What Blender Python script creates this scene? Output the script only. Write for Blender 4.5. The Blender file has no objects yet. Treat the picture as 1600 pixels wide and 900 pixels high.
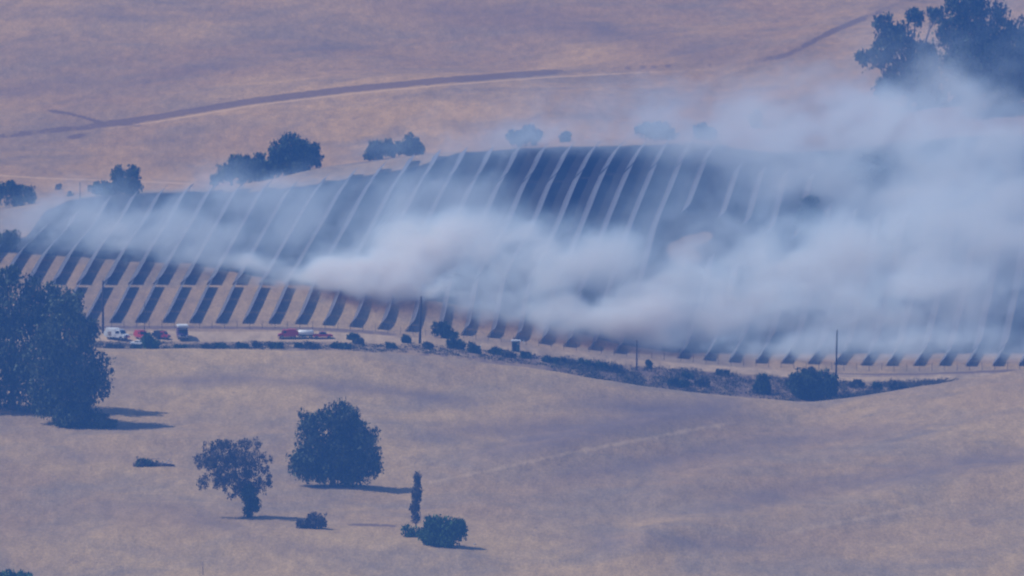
import bpy, bmesh, math, random
import numpy as np
from mathutils import Vector, Matrix
S = bpy.context.scene
C = S.collection
rnd = random.Random(7)
rng = np.random.default_rng(11)

# ------------------------------------------------------------------ camera
CAMZ = 210.0
PITCH = math.radians(4.0)
F = 18460.0                       # focal length in photo pixels (1600 wide)
cam_d = bpy.data.cameras.new('camera')
cam = bpy.data.objects.new('camera', cam_d)
C.objects.link(cam)
cam.location = (0, 0, CAMZ)
cam.rotation_euler = (math.pi / 2 - PITCH, 0, 0)
cam_d.sensor_width = 36
cam_d.lens = 36 * F / 1600
cam_d.clip_start = 1.0
cam_d.clip_end = 30000
S.camera = cam
# soft long telephoto focus
cam_d.dof.use_dof = True
cam_d.dof.focus_distance = 1000
cam_d.dof.aperture_fstop = 1.8

# ------------------------------------------------------------------ light
SUN_EL, SUN_AZ = 53.0, -80.0      # azimuth measured from +Y towards +X
w = bpy.data.worlds.new("World")
S.world = w
w.use_nodes = True
nt = w.node_tree
sky = nt.nodes.new('ShaderNodeTexSky')
sky.sky_type = 'NISHITA'
sky.sun_disc = False
sky.sun_elevation = math.radians(SUN_EL)
sky.sun_rotation = math.radians(SUN_AZ)
sky.air_density = 1.0
sky.dust_density = 0.6
nt.links.new(sky.outputs[0], nt.nodes['Background'].inputs[0])
nt.nodes['Background'].inputs[1].default_value = 0.10
sd = bpy.data.lights.new('sun', 'SUN')
sd.energy = 3.75
sd.angle = math.radians(0.5)
sd.color = (1.0, 0.95, 0.88)
sun = bpy.data.objects.new('sun', sd)
C.objects.link(sun)
el, az = math.radians(SUN_EL), math.radians(SUN_AZ)
to_sun = Vector((math.cos(el) * math.sin(az), math.cos(el) * math.cos(az), math.sin(el)))
sun.rotation_euler = to_sun.to_track_quat('Z', 'Y').to_euler()
sun.location = (-200, 2900, 400)
S.view_settings.view_transform = 'Standard'
S.view_settings.look = 'None'
S.view_settings.exposure = 0.0
S.view_settings.gamma = 1.0
S.cycles.volume_bounces = 6
S.cycles.max_bounces = 8
S.cycles.transparent_max_bounces = 16
S.cycles.volume_step_rate = 1.0
S.cycles.volume_max_steps = 256
S.cycles.use_denoising = True

# ------------------------------------------------------------------ properties
def tag(o, label=None, cat=None, group=None, kind=None):
    if label: o['label'] = label
    if cat: o['category'] = cat
    if group: o['group'] = group
    if kind: o['kind'] = kind
    return o

def empty(name, loc, label, cat, group=None, rz=0.0):
    o = bpy.data.objects.new(name, None)
    C.objects.link(o)
    o.location = loc
    o.rotation_euler = (0, 0, rz)
    o.empty_display_size = 0.5
    return tag(o, label, cat, group)

# ------------------------------------------------------------------ materials
def mat(name):
    m = bpy.data.materials.new(name)
    m.use_nodes = True
    n = m.node_tree
    n.nodes.clear()
    out = n.nodes.new('ShaderNodeOutputMaterial')
    b = n.nodes.new('ShaderNodeBsdfPrincipled')
    n.links.new(b.outputs[0], out.inputs[0])
    return m, n, b, out

def varied(name, c1, c2, scale=2.0, rough=0.8, metal=0.0, bump=0.0, detail=4, spec=0.3, coords='Object'):
    m, n, b, out = mat(name)
    tc = n.nodes.new('ShaderNodeTexCoord')
    no = n.nodes.new('ShaderNodeTexNoise')
    no.inputs['Scale'].default_value = scale
    no.inputs['Detail'].default_value = detail
    n.links.new(tc.outputs[coords], no.inputs['Vector'])
    r = n.nodes.new('ShaderNodeValToRGB')
    r.color_ramp.elements[0].position = 0.35
    r.color_ramp.elements[1].position = 0.65
    r.color_ramp.elements[0].color = (*c1, 1)
    r.color_ramp.elements[1].color = (*c2, 1)
    n.links.new(no.outputs['Fac'], r.inputs[0])
    n.links.new(r.outputs[0], b.inputs['Base Color'])
    b.inputs['Roughness'].default_value = rough
    b.inputs['Metallic'].default_value = metal
    b.inputs['Specular IOR Level'].default_value = spec
    if bump:
        bp = n.nodes.new('ShaderNodeBump')
        bp.inputs['Strength'].default_value = bump
        bp.inputs['Distance'].default_value = 0.1
        n.links.new(no.outputs['Fac'], bp.inputs['Height'])
        n.links.new(bp.outputs[0], b.inputs['Normal'])
    return m

def leaf_mat(name, c1, c2, scale=0.35):
    m, n, b, out = mat(name)
    tc = n.nodes.new('ShaderNodeTexCoord')
    no = n.nodes.new('ShaderNodeTexNoise')
    no.inputs['Scale'].default_value = scale
    no.inputs['Detail'].default_value = 3
    n.links.new(tc.outputs['Object'], no.inputs['Vector'])
    at = n.nodes.new('ShaderNodeAttribute')
    at.attribute_name = 'tone'
    ad = n.nodes.new('ShaderNodeMath'); ad.operation = 'ADD'
    n.links.new(no.outputs['Fac'], ad.inputs[0])
    n.links.new(at.outputs['Fac'], ad.inputs[1])
    r = n.nodes.new('ShaderNodeValToRGB')
    r.color_ramp.elements[0].position = 0.5
    r.color_ramp.elements[1].position = 1.3 / 1.5
    r.color_ramp.elements[0].color = (*c1, 1)
    r.color_ramp.elements[1].color = (*c2, 1)
    n.links.new(ad.outputs[0], r.inputs[0])
    n.links.new(r.outputs[0], b.inputs['Base Color'])
    b.inputs['Roughness'].default_value = 0.7
    b.inputs['Specular IOR Level'].default_value = 0.15
    return m

# terrain material: dry grass with attributes burn / dirt / weed / asphalt
def ground_mat():
    m, n, b, out = mat('dry_grass_ground')
    N = n.nodes.new
    L = n.links.new
    geo = N('ShaderNodeNewGeometry')
    def noise(scale, detail=5, rough=0.55, sx=1, sy=1, rot=0, dist=0.0):
        mp = N('ShaderNodeMapping')
        mp.inputs['Scale'].default_value = (sx, sy, 1)
        mp.inputs['Rotation'].default_value = (0, 0, rot)
        L(geo.outputs['Position'], mp.inputs[0])
        no = N('ShaderNodeTexNoise')
        no.inputs['Scale'].default_value = scale
        no.inputs['Detail'].default_value = detail
        no.inputs['Roughness'].default_value = rough
        no.inputs['Distortion'].default_value = dist
        L(mp.outputs[0], no.inputs['Vector'])
        return no.outputs['Fac']
    def ramp(src, p0, c0, p1, c1):
        r = N('ShaderNodeValToRGB')
        r.color_ramp.elements[0].position = p0
        r.color_ramp.elements[1].position = p1
        r.color_ramp.elements[0].color = (*c0, 1)
        r.color_ramp.elements[1].color = (*c1, 1)
        L(src, r.inputs[0])
        return r.outputs[0]
    def mix(f, a, c, mode='MIX'):
        x = N('ShaderNodeMix')
        x.data_type = 'RGBA'
        x.blend_type = mode
        if isinstance(f, float): x.inputs[0].default_value = f
        else: L(f, x.inputs[0])
        for k, v in ((6, a), (7, c)):
            if isinstance(v, tuple): x.inputs[k].default_value = (*v, 1)
            else: L(v, x.inputs[k])
        return x.outputs[2]
    def math_(op, a, c, clamp=False):
        x = N('ShaderNodeMath'); x.operation = op; x.use_clamp = clamp
        for k, v in ((0, a), (1, c)):
            if isinstance(v, (int, float)): x.inputs[k].default_value = v
            else: L(v, x.inputs[k])
        return x.outputs[0]
    def attr(nm):
        a = N('ShaderNodeAttribute'); a.attribute_name = nm
        return a.outputs['Fac']
    big = noise(0.010, 5, 0.6, 1.0, 0.55, 0.35, 0.6)
    col = ramp(big, 0.36, TAN_DARK, 0.62, TAN_LIGHT)
    mid = noise(0.045, 6, 0.6, 0.7, 0.5, 0.25, 0.8)
    col = mix(ramp(mid, 0.42, (0, 0, 0), 0.64, (0.85, 0.85, 0.85)), col, TAN_GREY)
    fine = noise(0.35, 6, 0.65, 1.0, 0.22, 0.1)
    col = mix(0.75, col, ramp(fine, 0.32, (0.75, 0.75, 0.77), 0.68, (1.17, 1.16, 1.14)), 'MULTIPLY')
    grain = noise(1.7, 3, 0.7, 1.0, 0.35)
    col = mix(0.85, col, ramp(grain, 0.32, (0.76, 0.76, 0.76), 0.68, (1.18, 1.18, 1.18)), 'MULTIPLY')
    # scattered dark weeds on the slopes
    tuft = noise(0.23, 4, 0.75, 1, 0.5)
    patch = noise(0.018, 3, 0.5)
    tm = math_('MULTIPLY', ramp(tuft, 0.60, (0, 0, 0), 0.70, (1, 1, 1)), ramp(patch, 0.5, (0, 0, 0), 0.62, (0.6, 0.6, 0.6)))
    col = mix(tm, col, WEED)
    sw = math_('MULTIPLY', attr('swale_shade'), math_('ADD', mid, 0.1))
    col = mix(sw, col, SWALE_SHADE)  # shading of the hollows mixed into the ground colour
    def edged(a, s=1.0, amp=0.55):
        x = math_('ADD', attr(a), math_('MULTIPLY', math_('SUBTRACT', fine, 0.5), amp))
        return ramp(x, 0.38, (0, 0, 0), 0.62, (s, s, s))
    col = mix(edged('weed', 0.8, 1.5), col, WEED)
    col = mix(edged('dirt', 0.85), col, DIRT_AND_LIT)  # bare dirt, plus the painted lit ridge of the near fold
    col = mix(edged('asphalt', 0.95, 0.15), col, (0.16, 0.155, 0.155))
    ash = ramp(mid, 0.35, (0.012, 0.011, 0.012), 0.7, (0.035, 0.033, 0.033))
    col = mix(edged('burn', 0.97, 0.8), col, ash)
    col = mix(attr('pale'), col, mix(1.0, col, (1.13, 1.0, 0.84), 'MULTIPLY'))
    L(col, b.inputs['Base Color'])
    b.inputs['Roughness'].default_value = 0.95
    b.inputs['Specular IOR Level'].default_value = 0.05
    bp = N('ShaderNodeBump')
    bp.inputs['Strength'].default_value = 0.5
    bp.inputs['Distance'].default_value = 0.6
    L(fine, bp.inputs['Height'])
    L(bp.outputs[0], b.inputs['Normal'])
    return m
TAN_LIGHT = (0.44, 0.303, 0.158)
TAN_DARK = (0.33, 0.222, 0.130)
TAN_GREY = (0.26, 0.20, 0.145)
SWALE_SHADE = (0.15, 0.115, 0.115)
WEED = (0.14, 0.098, 0.088)
DIRT_AND_LIT = (0.50, 0.36, 0.22)
M_GROUND = ground_mat()
HAZE_COL = (0.105, 0.32, 0.95)
HAZE_D = 0.44 / 3000

# ------------------------------------------------------------------ terrain profile
# each layer: a ridge / break line of the land, (azimuth, elevation) traced at its own distance
def cols(*p): return p
LAY = [
 (2430, [(0, 1180)]),
 (2600, [(-200, 905), (0, 903), (400, 900), (800, 905), (1200, 900), (1800, 880)]),
 (2750, [(-200, 722), (300, 722), (500, 722), (800, 730), (1250, 742), (1600, 715), (1800, 700)]),
 (2860, [(-200, 590), (0, 592), (500, 592), (850, 618), (1100, 652), (1250, 662), (1400, 640), (1600, 605), (1800, 590)]),
 (2900, [(-200, 540), (0, 543), (160, 547), (500, 545), (700, 560), (850, 577), (1000, 602), (1100, 614), (1180, 625), (1250, 630), (1330, 622), (1400, 610), (1500, 592), (1600, 577), (1800, 560)]),
 (2935, [(-200, 552), (160, 559), (500, 557), (700, 572), (850, 589), (1000, 614), (1100, 626), (1180, 636), (1250, 641), (1330, 634), (1400, 622), (1500, 604), (1600, 592), (1800, 580)]),
 (2965, [(-200, 543), (500, 546), (700, 553), (850, 570), (1000, 593), (1100, 605), (1250, 619), (1400, 610), (1600, 592), (1800, 590)]),
 (2985, [(-200, 534), (500, 534), (700, 542), (850, 556), (1000, 573), (1150, 584), (1250, 591), (1320, 597), (1450, 595), (1600, 590), (1800, 588)]),
 (2996, [(-200, 519), (300, 517), (500, 518), (640, 526), (700, 530), (850, 546), (1000, 562), (1150, 574), (1250, 581), (1320, 586), (1450, 585), (1600, 579), (1800, 577)]),
 (3008, [(-200, 508), (297, 507), (477, 509), (560, 513), (640, 520), (686, 523), (725, 525), (766, 529), (805, 532), (845, 539), (883, 543), (923, 547), (963, 553), (1062, 562), (1103, 565), (1143, 569), (1225, 571), (1350, 573), (1800, 572)]),
 (3018, [(-200, 494), (297, 494), (477, 497), (560, 504), (640, 514), (720, 520), (805, 528), (883, 539), (963, 549), (1062, 557), (1350, 567), (1800, 566)]),
 (3050, [(-200, 450), (172, 448), (400, 449), (500, 450), (560, 452), (640, 448), (722, 442), (800, 442), (883, 458), (963, 484), (1062, 524), (1300, 550), (1800, 548)]),
 (3090, [(-200, 396), (0, 395), (200, 397), (300, 398), (500, 402), (650, 404), (800, 398), (963, 420), (1100, 470), (1300, 500), (1800, 498)]),
 (3130, [(-200, 385), (0, 372), (200, 355), (350, 350), (500, 358), (650, 358), (800, 362), (963, 360), (1080, 368), (1250, 430), (1400, 450), (1800, 440)]),
 (3180, [(-200, 352), (0, 330), (150, 308), (230, 303), (300, 300), (420, 297), (500, 306), (540, 303), (650, 300), (800, 300), (963, 300), (1040, 307), (1100, 308), (1250, 338), (1400, 360), (1800, 355)]),
 (3225, [(-200, 350), (0, 330), (150, 305), (300, 297), (400, 285), (500, 272), (565, 267), (700, 257), (820, 258), (963, 255), (1060, 258), (1150, 262), (1250, 272), (1400, 290), (1800, 285)]),
 (3245, [(-200, 346), (0, 325), (150, 302), (300, 296), (400, 285), (500, 262), (565, 253), (640, 243), (700, 237), (845, 238), (963, 242), (1060, 240), (1200, 250), (1400, 255), (1800, 250)]),
 (3285, [(-200, 338), (0, 315), (150, 298), (300, 294), (400, 289), (500, 272), (640, 252), (700, 243), (820, 232), (963, 226), (1085, 216), (1200, 232), (1400, 232), (1800, 222)]),
 (3330, [(-200, 300), (0, 288), (300, 289), (500, 262), (700, 238), (850, 224), (1085, 210), (1200, 212), (1400, 190), (1550, 165), (1800, 155)]),
 (3450, [(-200, 212), (0, 215), (150, 205), (400, 170), (700, 140), (900, 125), (1050, 115), (1200, 108), (1400, 80), (1800, 70)]),
 (3650, [(-200, 70), (0, 60), (800, 40), (1100, 20), (1400, -5), (1800, -20)]),
 (3850, [(-200, -90), (800, -110), (1800, -130)]),
 (4000, [(-200, -170), (800, -180), (1800, -200)]),
 (4200, [(-200, -120), (1800, -120)]),
]
PXG = np.arange(-200, 1801, 10.0)
YG = np.arange(2430, 4201, 1.0)

def pchip(x, Y, xi):
    h = np.diff(x)[:, None]
    d = np.diff(Y, axis=0) / h
    m = np.zeros_like(Y)
    w1 = 2 * h[1:] + h[:-1]
    w2 = h[1:] + 2 * h[:-1]
    ok = d[:-1] * d[1:] > 0
    with np.errstate(divide='ignore', invalid='ignore'):
        hm = (w1 + w2) / (w1 / d[:-1] + w2 / d[1:])
    m[1:-1] = np.where(ok, hm, 0)
    m[0], m[-1] = d[0], d[-1]
    k = np.clip(np.searchsorted(x, xi, 'right') - 1, 0, len(x) - 2)
    t = ((xi - x[k]) / (x[k + 1] - x[k]))[:, None]
    H = (x[k + 1] - x[k])[:, None]
    return ((1 + 2 * t) * (1 - t) ** 2 * Y[k] + t * (1 - t) ** 2 * H * m[k]
            + t * t * (3 - 2 * t) * Y[k + 1] + t * t * (t - 1) * H * m[k + 1])

def gsm(a, s, axis):
    r = int(3 * s) + 1
    k = np.exp(-0.5 * (np.arange(-r, r + 1) / s) ** 2)
    k /= k.sum()
    pad = [(0, 0)] * a.ndim
    pad[axis] = (r, r)
    p = np.pad(a, pad, 'edge')
    return np.apply_along_axis(lambda v: np.convolve(v, k, 'valid'), axis, p)

ctrl = np.array([np.interp(PXG, [p[0] for p in c], [p[1] for p in c]) for _, c in LAY], float)
ctrl = gsm(ctrl, 2.2, 1)
PY = pchip(np.array([l[0] for l in LAY], float), ctrl, YG)
PY = gsm(PY, 1.2, 0)

def pdist(line, X, Yv):            # signed vertical offset to a traced line, NaN-free
    xs = [p[0] for p in line]; ys = [p[1] for p in line]
    return Yv - np.interp(X, xs, ys)
# low relief: a gully where two foreground hills meet, spurs and swales on the slopes
XX = np.broadcast_to(PXG, PY.shape)
def sig(v): return 1 / (1 + np.exp(-v))
def step_relief(line, h, wdt, x0, x1, fade=80):
    global PY
    d = pdist(line, XX, PY)
    f = np.clip((XX - x0) / fade, 0, 1) * np.clip((x1 - XX) / fade, 0, 1)
    PY = PY - h * f * np.exp(-(d / wdt) ** 2) * 1.0
step_relief([(500, 800), (760, 733), (900, 703), (1100, 665), (1260, 640)], 20, 26, 620, 1270, 240)
step_relief([(900, 880), (1100, 830), (1300, 815), (1450, 775), (1600, 750), (1800, 720)], 20, 28, 930, 1790)
step_relief([(950, 790), (1150, 745), (1400, 715), (1600, 690)], 12, 22, 980, 1590)
step_relief([(0, 700), (300, 690), (600, 690)], 8, 14, 100, 560)
step_relief([(200, 840), (500, 850), (800, 880)], 10, 18, 100, 800)
step_relief([(0, 190), (400, 145), (700, 120), (850, 108)], 7, 14, -50, 950)
step_relief([(600, 60), (900, 100), (1150, 120)], -18, 34, 500, 1250, 150)
step_relief([(1150, 110), (1250, 68), (1330, 28), (1450, -20)], 8, 16, 1100, 1500)

def vnoise(x, y, seed):
    r = np.random.default_rng(seed).random((256, 256))
    xi = np.floor(x).astype(int); yi = np.floor(y).astype(int)
    fx = x - xi; fy = y - yi
    fx = fx * fx * (3 - 2 * fx); fy = fy * fy * (3 - 2 * fy)
    a = r[xi & 255, yi & 255]; b = r[(xi + 1) & 255, yi & 255]
    c = r[xi & 255, (yi + 1) & 255]; d = r[(xi + 1) & 255, (yi + 1) & 255]
    return (a * (1 - fx) + b * fx) * (1 - fy) + (c * (1 - fx) + d * fx) * fy - 0.5

def py_to_z(py, Y):
    v = (450 - py) / F
    s = Y / (math.cos(PITCH) + v * math.sin(PITCH))
    return CAMZ + s * (-math.sin(PITCH) + v * math.cos(PITCH))

def H(x, y, rough=True):
    x = np.asarray(x, float); y = np.asarray(y, float)
    yy = np.clip(y, 2430, 4199.99)
    px = np.clip(800 + x / np.maximum(y, 2400) * F, -200, 1799.99)
    fi = (px + 200) / 10; fj = yy - 2430
    i = fi.astype(int); j = fj.astype(int)
    i = np.minimum(i, len(PXG) - 2); j = np.minimum(j, len(YG) - 2)
    u = fi - i; v = fj - j
    p = (PY[j, i] * (1 - u) + PY[j, i + 1] * u) * (1 - v) + (PY[j + 1, i] * (1 - u) + PY[j + 1, i + 1] * u) * v
    z = py_to_z(p, yy)
    # camera hill and the near ground, land beyond the far ridge
    zn = np.interp(y, [-600, -200, 8, 60, 500, 1100, 1800, 2300, 2430], [190, 203, 207.5, 196, 70, -58, -68, -66, 0])
    z0 = z
    k = np.clip((2430 - y) / 130, 0, 1)
    z = np.where(y < 2430, z0 * (1 - k) + np.minimum(zn, 208) * k, z)
    z = np.where(y > 4200, z - 40 * (1 - np.exp(-(y - 4200) / 600)), z)
    if rough:
        far = np.clip((y - 2430) / 100, 0.2, 1)
        fld = np.where((y > 2975) & (y < 3250), 0.35, 1.0)
        z = z + far * fld * (0.9 * vnoise(x / 26, y / 30, 1) + 0.38 * vnoise(x / 9, y / 12, 2) + 0.16 * vnoise(x / 3.5, y / 5, 3))
        z = z + 6 * vnoise(x / 160 + 9, y / 160, 5) * np.clip((np.abs(x) - 170) / 200, 0, 1)
    return z

def proj(x, y, z):
    s, c = math.sin(PITCH), math.cos(PITCH)
    dz = z - CAMZ
    d = y * c - dz * s
    return 800 + F * x / d, 450 - F * (y * s + dz * c) / d

def ground(px, py, y0=2440, y1=4000):
    """first ground point between distances y0 and y1 met by the sight line of a photo pixel"""
    ys = np.arange(y0, y1, 0.5)
    v = (450 - py) / F
    s = ys / (math.cos(PITCH) + v * math.sin(PITCH))
    x = (px - 800) / F * s
    zr = CAMZ + s * (-math.sin(PITCH) + v * math.cos(PITCH))
    g = H(x, ys)
    hit = np.nonzero(g >= zr)[0]
    k = hit[0] if len(hit) else len(ys) - 1
    return Vector((float(x[k]), float(ys[k]), float(g[k])))

def gz(x, y): return float(H(x, y))

# ------------------------------------------------------------------ ground sheet
ul = list(np.arange(-260, 1861, 4.0))
st = 8.0; a = -260.0; left = []
while a > -40000:
    a -= st; st *= 1.22; left.append(a)
st = 8.0; a = 1860.0; right = []
while a < 40000:
    a += st; st *= 1.22; right.append(a)
U = np.clip((np.array(left[::-1] + ul + right) - 800) / F, -1.1, 1.1)
Yr = np.concatenate([[-700, -400, -200, -60, 0, 30, 80, 160, 300, 500, 700, 900, 1100, 1300, 1500, 1700, 1900, 2050, 2180, 2280, 2350, 2400],
     np.arange(2430, 2560, 5.0), np.arange(2560, 2890, 2.0), np.arange(2890, 2965, 1.5), np.arange(2965, 3110, 0.9),
     np.arange(3110, 3300, 1.3), np.arange(3300, 3620, 2.2), np.arange(3620, 3900, 6.0), np.arange(3900, 4260, 15.0),
     [4300, 4380, 4500, 4700, 5000, 5500, 6200, 7000]])
GX = U[None, :] * np.maximum(Yr, 2400)[:, None]
GY = np.broadcast_to(Yr[:, None], GX.shape)
GZ = H(GX, GY)
nr, nc = GX.shape
verts = np.stack([GX, GY, GZ], -1).reshape(-1, 3).astype(np.float32)
idx = np.arange(nr * nc).reshape(nr, nc)
quads = np.stack([idx[:-1, :-1], idx[:-1, 1:], idx[1:, 1:], idx[1:, :-1]], -1).reshape(-1, 4)
me = bpy.data.meshes.new('ground')
me.vertices.add(len(verts)); me.vertices.foreach_set('co', verts.ravel())
me.loops.add(quads.size); me.loops.foreach_set('vertex_index', quads.ravel().astype(np.int32))
me.polygons.add(len(quads)); me.polygons.foreach_set('loop_start', np.arange(0, quads.size, 4, dtype=np.int32))
me.polygons.foreach_set('use_smooth', np.ones(len(quads), bool))
me.update(calc_edges=True)
ground_o = bpy.data.objects.new('ground', me)
C.objects.link(ground_o)
me.materials.append(M_GROUND)
tag(ground_o, 'dry tan grass hills with a burned black slope', kind='structure')
PXv, PYv = proj(verts[:, 0].astype(float), verts[:, 1].astype(float), verts[:, 2].astype(float))
Yv = verts[:, 1]

def band(line, up, dn, soft=2.0):
    """1 inside the strip from `up` px above to `dn` px below a traced line"""
    xs = [p[0] for p in line]; ys = [p[1] for p in line]
    d = PYv - np.interp(PXv, xs, ys)
    m = np.clip((d + up) / soft + 0.5, 0, 1) * np.clip((dn - d) / soft + 0.5, 0, 1)
    fw = 25 if soft < 8 else 130
    m *= np.clip((PXv - xs[0]) / fw, 0, 1) * np.clip((xs[-1] - PXv) / fw, 0, 1)
    return m
zone = lambda a, b: ((Yv >= a) & (Yv <= b)).astype(float)
# burned slope: from the fire line up to the edge of the array
fire = [(-300, 380), (0, 394), (100, 400), (200, 408), (300, 412), (400, 432), (480, 446), (560, 456), (640, 467), (700, 473), (800, 494), (880, 514), (960, 536), (1050, 551), (1250, 553), (2000, 551)]
top = [(-300, 395), (40, 372), (70, 330), (110, 312), (180, 303), (300, 300), (400, 300), (480, 290), (560, 276), (640, 264), (720, 238), (800, 231), (960, 228), (1085, 224), (1200, 238), (1300, 236), (1400, 222), (1500, 214), (1600, 212), (2000, 205)]
df = np.interp(PXv, [p[0] for p in fire], [p[1] for p in fire]) - PYv
dt = PYv - np.interp(PXv, [p[0] for p in top], [p[1] for p in top])
burn = np.clip(df / 8 + 0.5, 0, 1) * np.clip(dt / 10 + 0.5, 0, 1) * zone(3005, 3320)
patch = sum(np.exp(-(((PXv - a_) / b_) ** 2 + ((PYv - c_) / d_) ** 2)) for a_, b_, c_, d_ in ((1088, 20, 374, 9), (1062, 22, 388, 12), (1104, 10, 368, 6), (1075, 26, 404, 12))) * zone(3050, 3200)
burn = burn * (1 - np.clip(patch * 1.0, 0, 1))
burn *= 1 - np.clip(np.exp(-(((PXv - 1225) / 26) ** 4 + ((PYv - 244) / 3) ** 4)), 0, 1) * 0.0
weed = np.zeros(len(verts))
up_track = [(-300, 240), (0, 218), (130, 205), (250, 188), (400, 163), (550, 145), (700, 131), (860, 119), (1000, 112), (1150, 106), (1230, 92), (1300, 55), (1380, 22), (1450, -5), (1900, -60)]
bank = band(up_track, 11, -1, 4) * zone(3330, 4000)
bank *= np.interp(PXv, [0, 130, 200, 700, 850, 900, 1000, 1150, 1230, 1300, 1400, 1900], [.45, .7, .95, .95, .85, .25, .5, .3, .62, .75, .5, .4])
dirt = band(up_track, 0, 3.0, 2) * zone(3330, 4000) * np.interp(PXv, [-300, 130, 300, 900, 1100, 1200], [.2, .4, .75, .75, .5, .1])
weed = np.maximum(weed, bank)
weed = np.maximum(weed, band([(60, 170), (110, 178), (165, 193), (230, 196)], 2.5, 2.5) * zone(3330, 4000) * .9)
weed = np.maximum(weed, band([(90, 216), (115, 214), (150, 208)], 4, 4, 3) * zone(3330, 4000) * .8)
dirt = np.maximum(dirt, band([(-260, 268), (0, 274), (60, 278), (330, 288)], 1.4, 1.4, 2) * zone(3255, 3400) * .8)
weed = np.maximum(weed, band([(380, 292), (500, 266), (640, 240), (705, 235)], 1, 3, 2) * zone(3240, 3262) * .7)
# verge below the field, along the fence
fence_l = [(-300, 513), (300, 512), (480, 514), (560, 518), (640, 525), (720, 531), (850, 545), (1000, 561), (1150, 573), (1250, 580), (1320, 587), (1450, 586), (1600, 580), (1900, 580)]
dfe = PYv - np.interp(PXv, [p[0] for p in fence_l], [p[1] for p in fence_l])
verge = np.clip((dfe + 5) / 3, 0, 1) * np.clip((4 - dfe) / 3, 0, 1) * zone(2985, 3012)
weed = np.maximum(weed, verge * np.interp(PXv, [-300, 560, 700, 950, 1100, 1250, 1310, 1900], [.75, .75, .25, .1, .1, .3, .9, .9]))
# road: pale bare shoulder with a narrow strip of asphalt
rd = zone(2985.5, 2996)
dirt = np.maximum(dirt, rd * np.interp(PXv, [-300, 560, 640, 950, 1050, 1900], [.56, .56, .44, .44, .5, .5]))
asph = zone(2988, 2991.5) * np.interp(PXv, [-300, 1000, 1300, 1900], [.0, .0, .35, .35])
weed = np.maximum(weed, zone(2925, 2984) * np.interp(PXv, [-300, 100, 600, 850, 1000, 1300, 1400, 1900], [.42, .44, .44, .5, .6, .62, .5, .4]))
# valley shade painted into the hollows of the slopes, with darker grass streaks
swale_shade = np.zeros(len(verts))
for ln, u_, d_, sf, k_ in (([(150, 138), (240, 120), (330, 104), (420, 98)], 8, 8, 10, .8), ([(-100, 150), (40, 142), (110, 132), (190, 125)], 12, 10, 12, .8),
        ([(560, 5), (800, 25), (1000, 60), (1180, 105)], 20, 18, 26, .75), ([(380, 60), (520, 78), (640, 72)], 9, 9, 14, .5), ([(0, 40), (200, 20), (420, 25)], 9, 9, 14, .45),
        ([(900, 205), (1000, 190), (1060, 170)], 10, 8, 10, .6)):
    swale_shade = np.maximum(swale_shade, band(ln, u_, d_, sf) * zone(3300, 4000) * k_)
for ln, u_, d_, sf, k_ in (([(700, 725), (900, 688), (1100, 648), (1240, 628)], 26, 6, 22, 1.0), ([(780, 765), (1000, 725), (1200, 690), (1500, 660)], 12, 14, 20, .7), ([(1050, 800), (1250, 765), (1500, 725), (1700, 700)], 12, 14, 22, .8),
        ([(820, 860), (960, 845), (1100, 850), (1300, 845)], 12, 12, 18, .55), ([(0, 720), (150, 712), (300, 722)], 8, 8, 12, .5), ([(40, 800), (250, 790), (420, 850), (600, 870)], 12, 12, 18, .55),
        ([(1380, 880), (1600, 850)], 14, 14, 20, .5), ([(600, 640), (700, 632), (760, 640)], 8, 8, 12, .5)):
    swale_shade = np.maximum(swale_shade, band(ln, u_, d_, sf) * zone(2500, 2900) * k_)
swale_shade = np.maximum(swale_shade, band([(850, 620), (1000, 640), (1150, 645), (1240, 636)], 16, 14, 22) * zone(2650, 2900))
swale_shade = np.maximum(swale_shade, band([(130, 600), (400, 592), (640, 615), (800, 640)], 8, 8, 14) * zone(2650, 2900))
swale_shade = np.maximum(swale_shade, band([(600, 690), (720, 672), (900, 668), (1010, 655)], 14, 14, 22) * zone(2650, 2900))
weed = np.maximum(weed, band([(530, 819), (580, 820), (640, 823)], 1.6, 1.6, 1.5) * zone(2600, 2720) * .85)  # thin dark line across the near grass
dirt = np.maximum(dirt, band([(560, 775), (760, 735), (900, 705), (1100, 667), (1260, 643)], 6, 8, 12) * zone(2600, 2900) * .50)  # sunlit ridge of the foreground fold, painted as a pale band
dirt = np.maximum(dirt, band([(0, 640), (60, 652), (180, 672), (220, 690)], 8, 10, 12) * zone(2600, 2900) * .45)
dirt = np.maximum(dirt, band([(1100, 862), (1250, 828), (1450, 788), (1600, 762)], 7, 9, 13) * zone(2500, 2900) * .47)  # pale band along the lower right spur
for nm, arr in (('burn', burn), ('weed', weed), ('dirt', dirt), ('asphalt', asph), ('swale_shade', swale_shade), ('pale', np.clip((Yv - 3240) / 60, 0, 1) * (1 - burn))):
    at = me.attributes.new(nm, 'FLOAT', 'POINT')
    at.data.foreach_set('value', arr.astype(np.float32))

# ------------------------------------------------------------------ small mesh helpers
def link(name, me, m, parent=None):
    o = bpy.data.objects.new(name, me)
    C.objects.link(o)
    if m is not None and len(me.materials) == 0: me.materials.append(m)
    if parent is not None: o.parent = parent
    return o

def bm_obj(name, bm, m, parent=None, smooth=False):
    me = bpy.data.meshes.new(name)
    bm.normal_update()
    bm.to_mesh(me); bm.free()
    if smooth:
        for p in me.polygons: p.use_smooth = True
    return link(name, me, m, parent)

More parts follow.
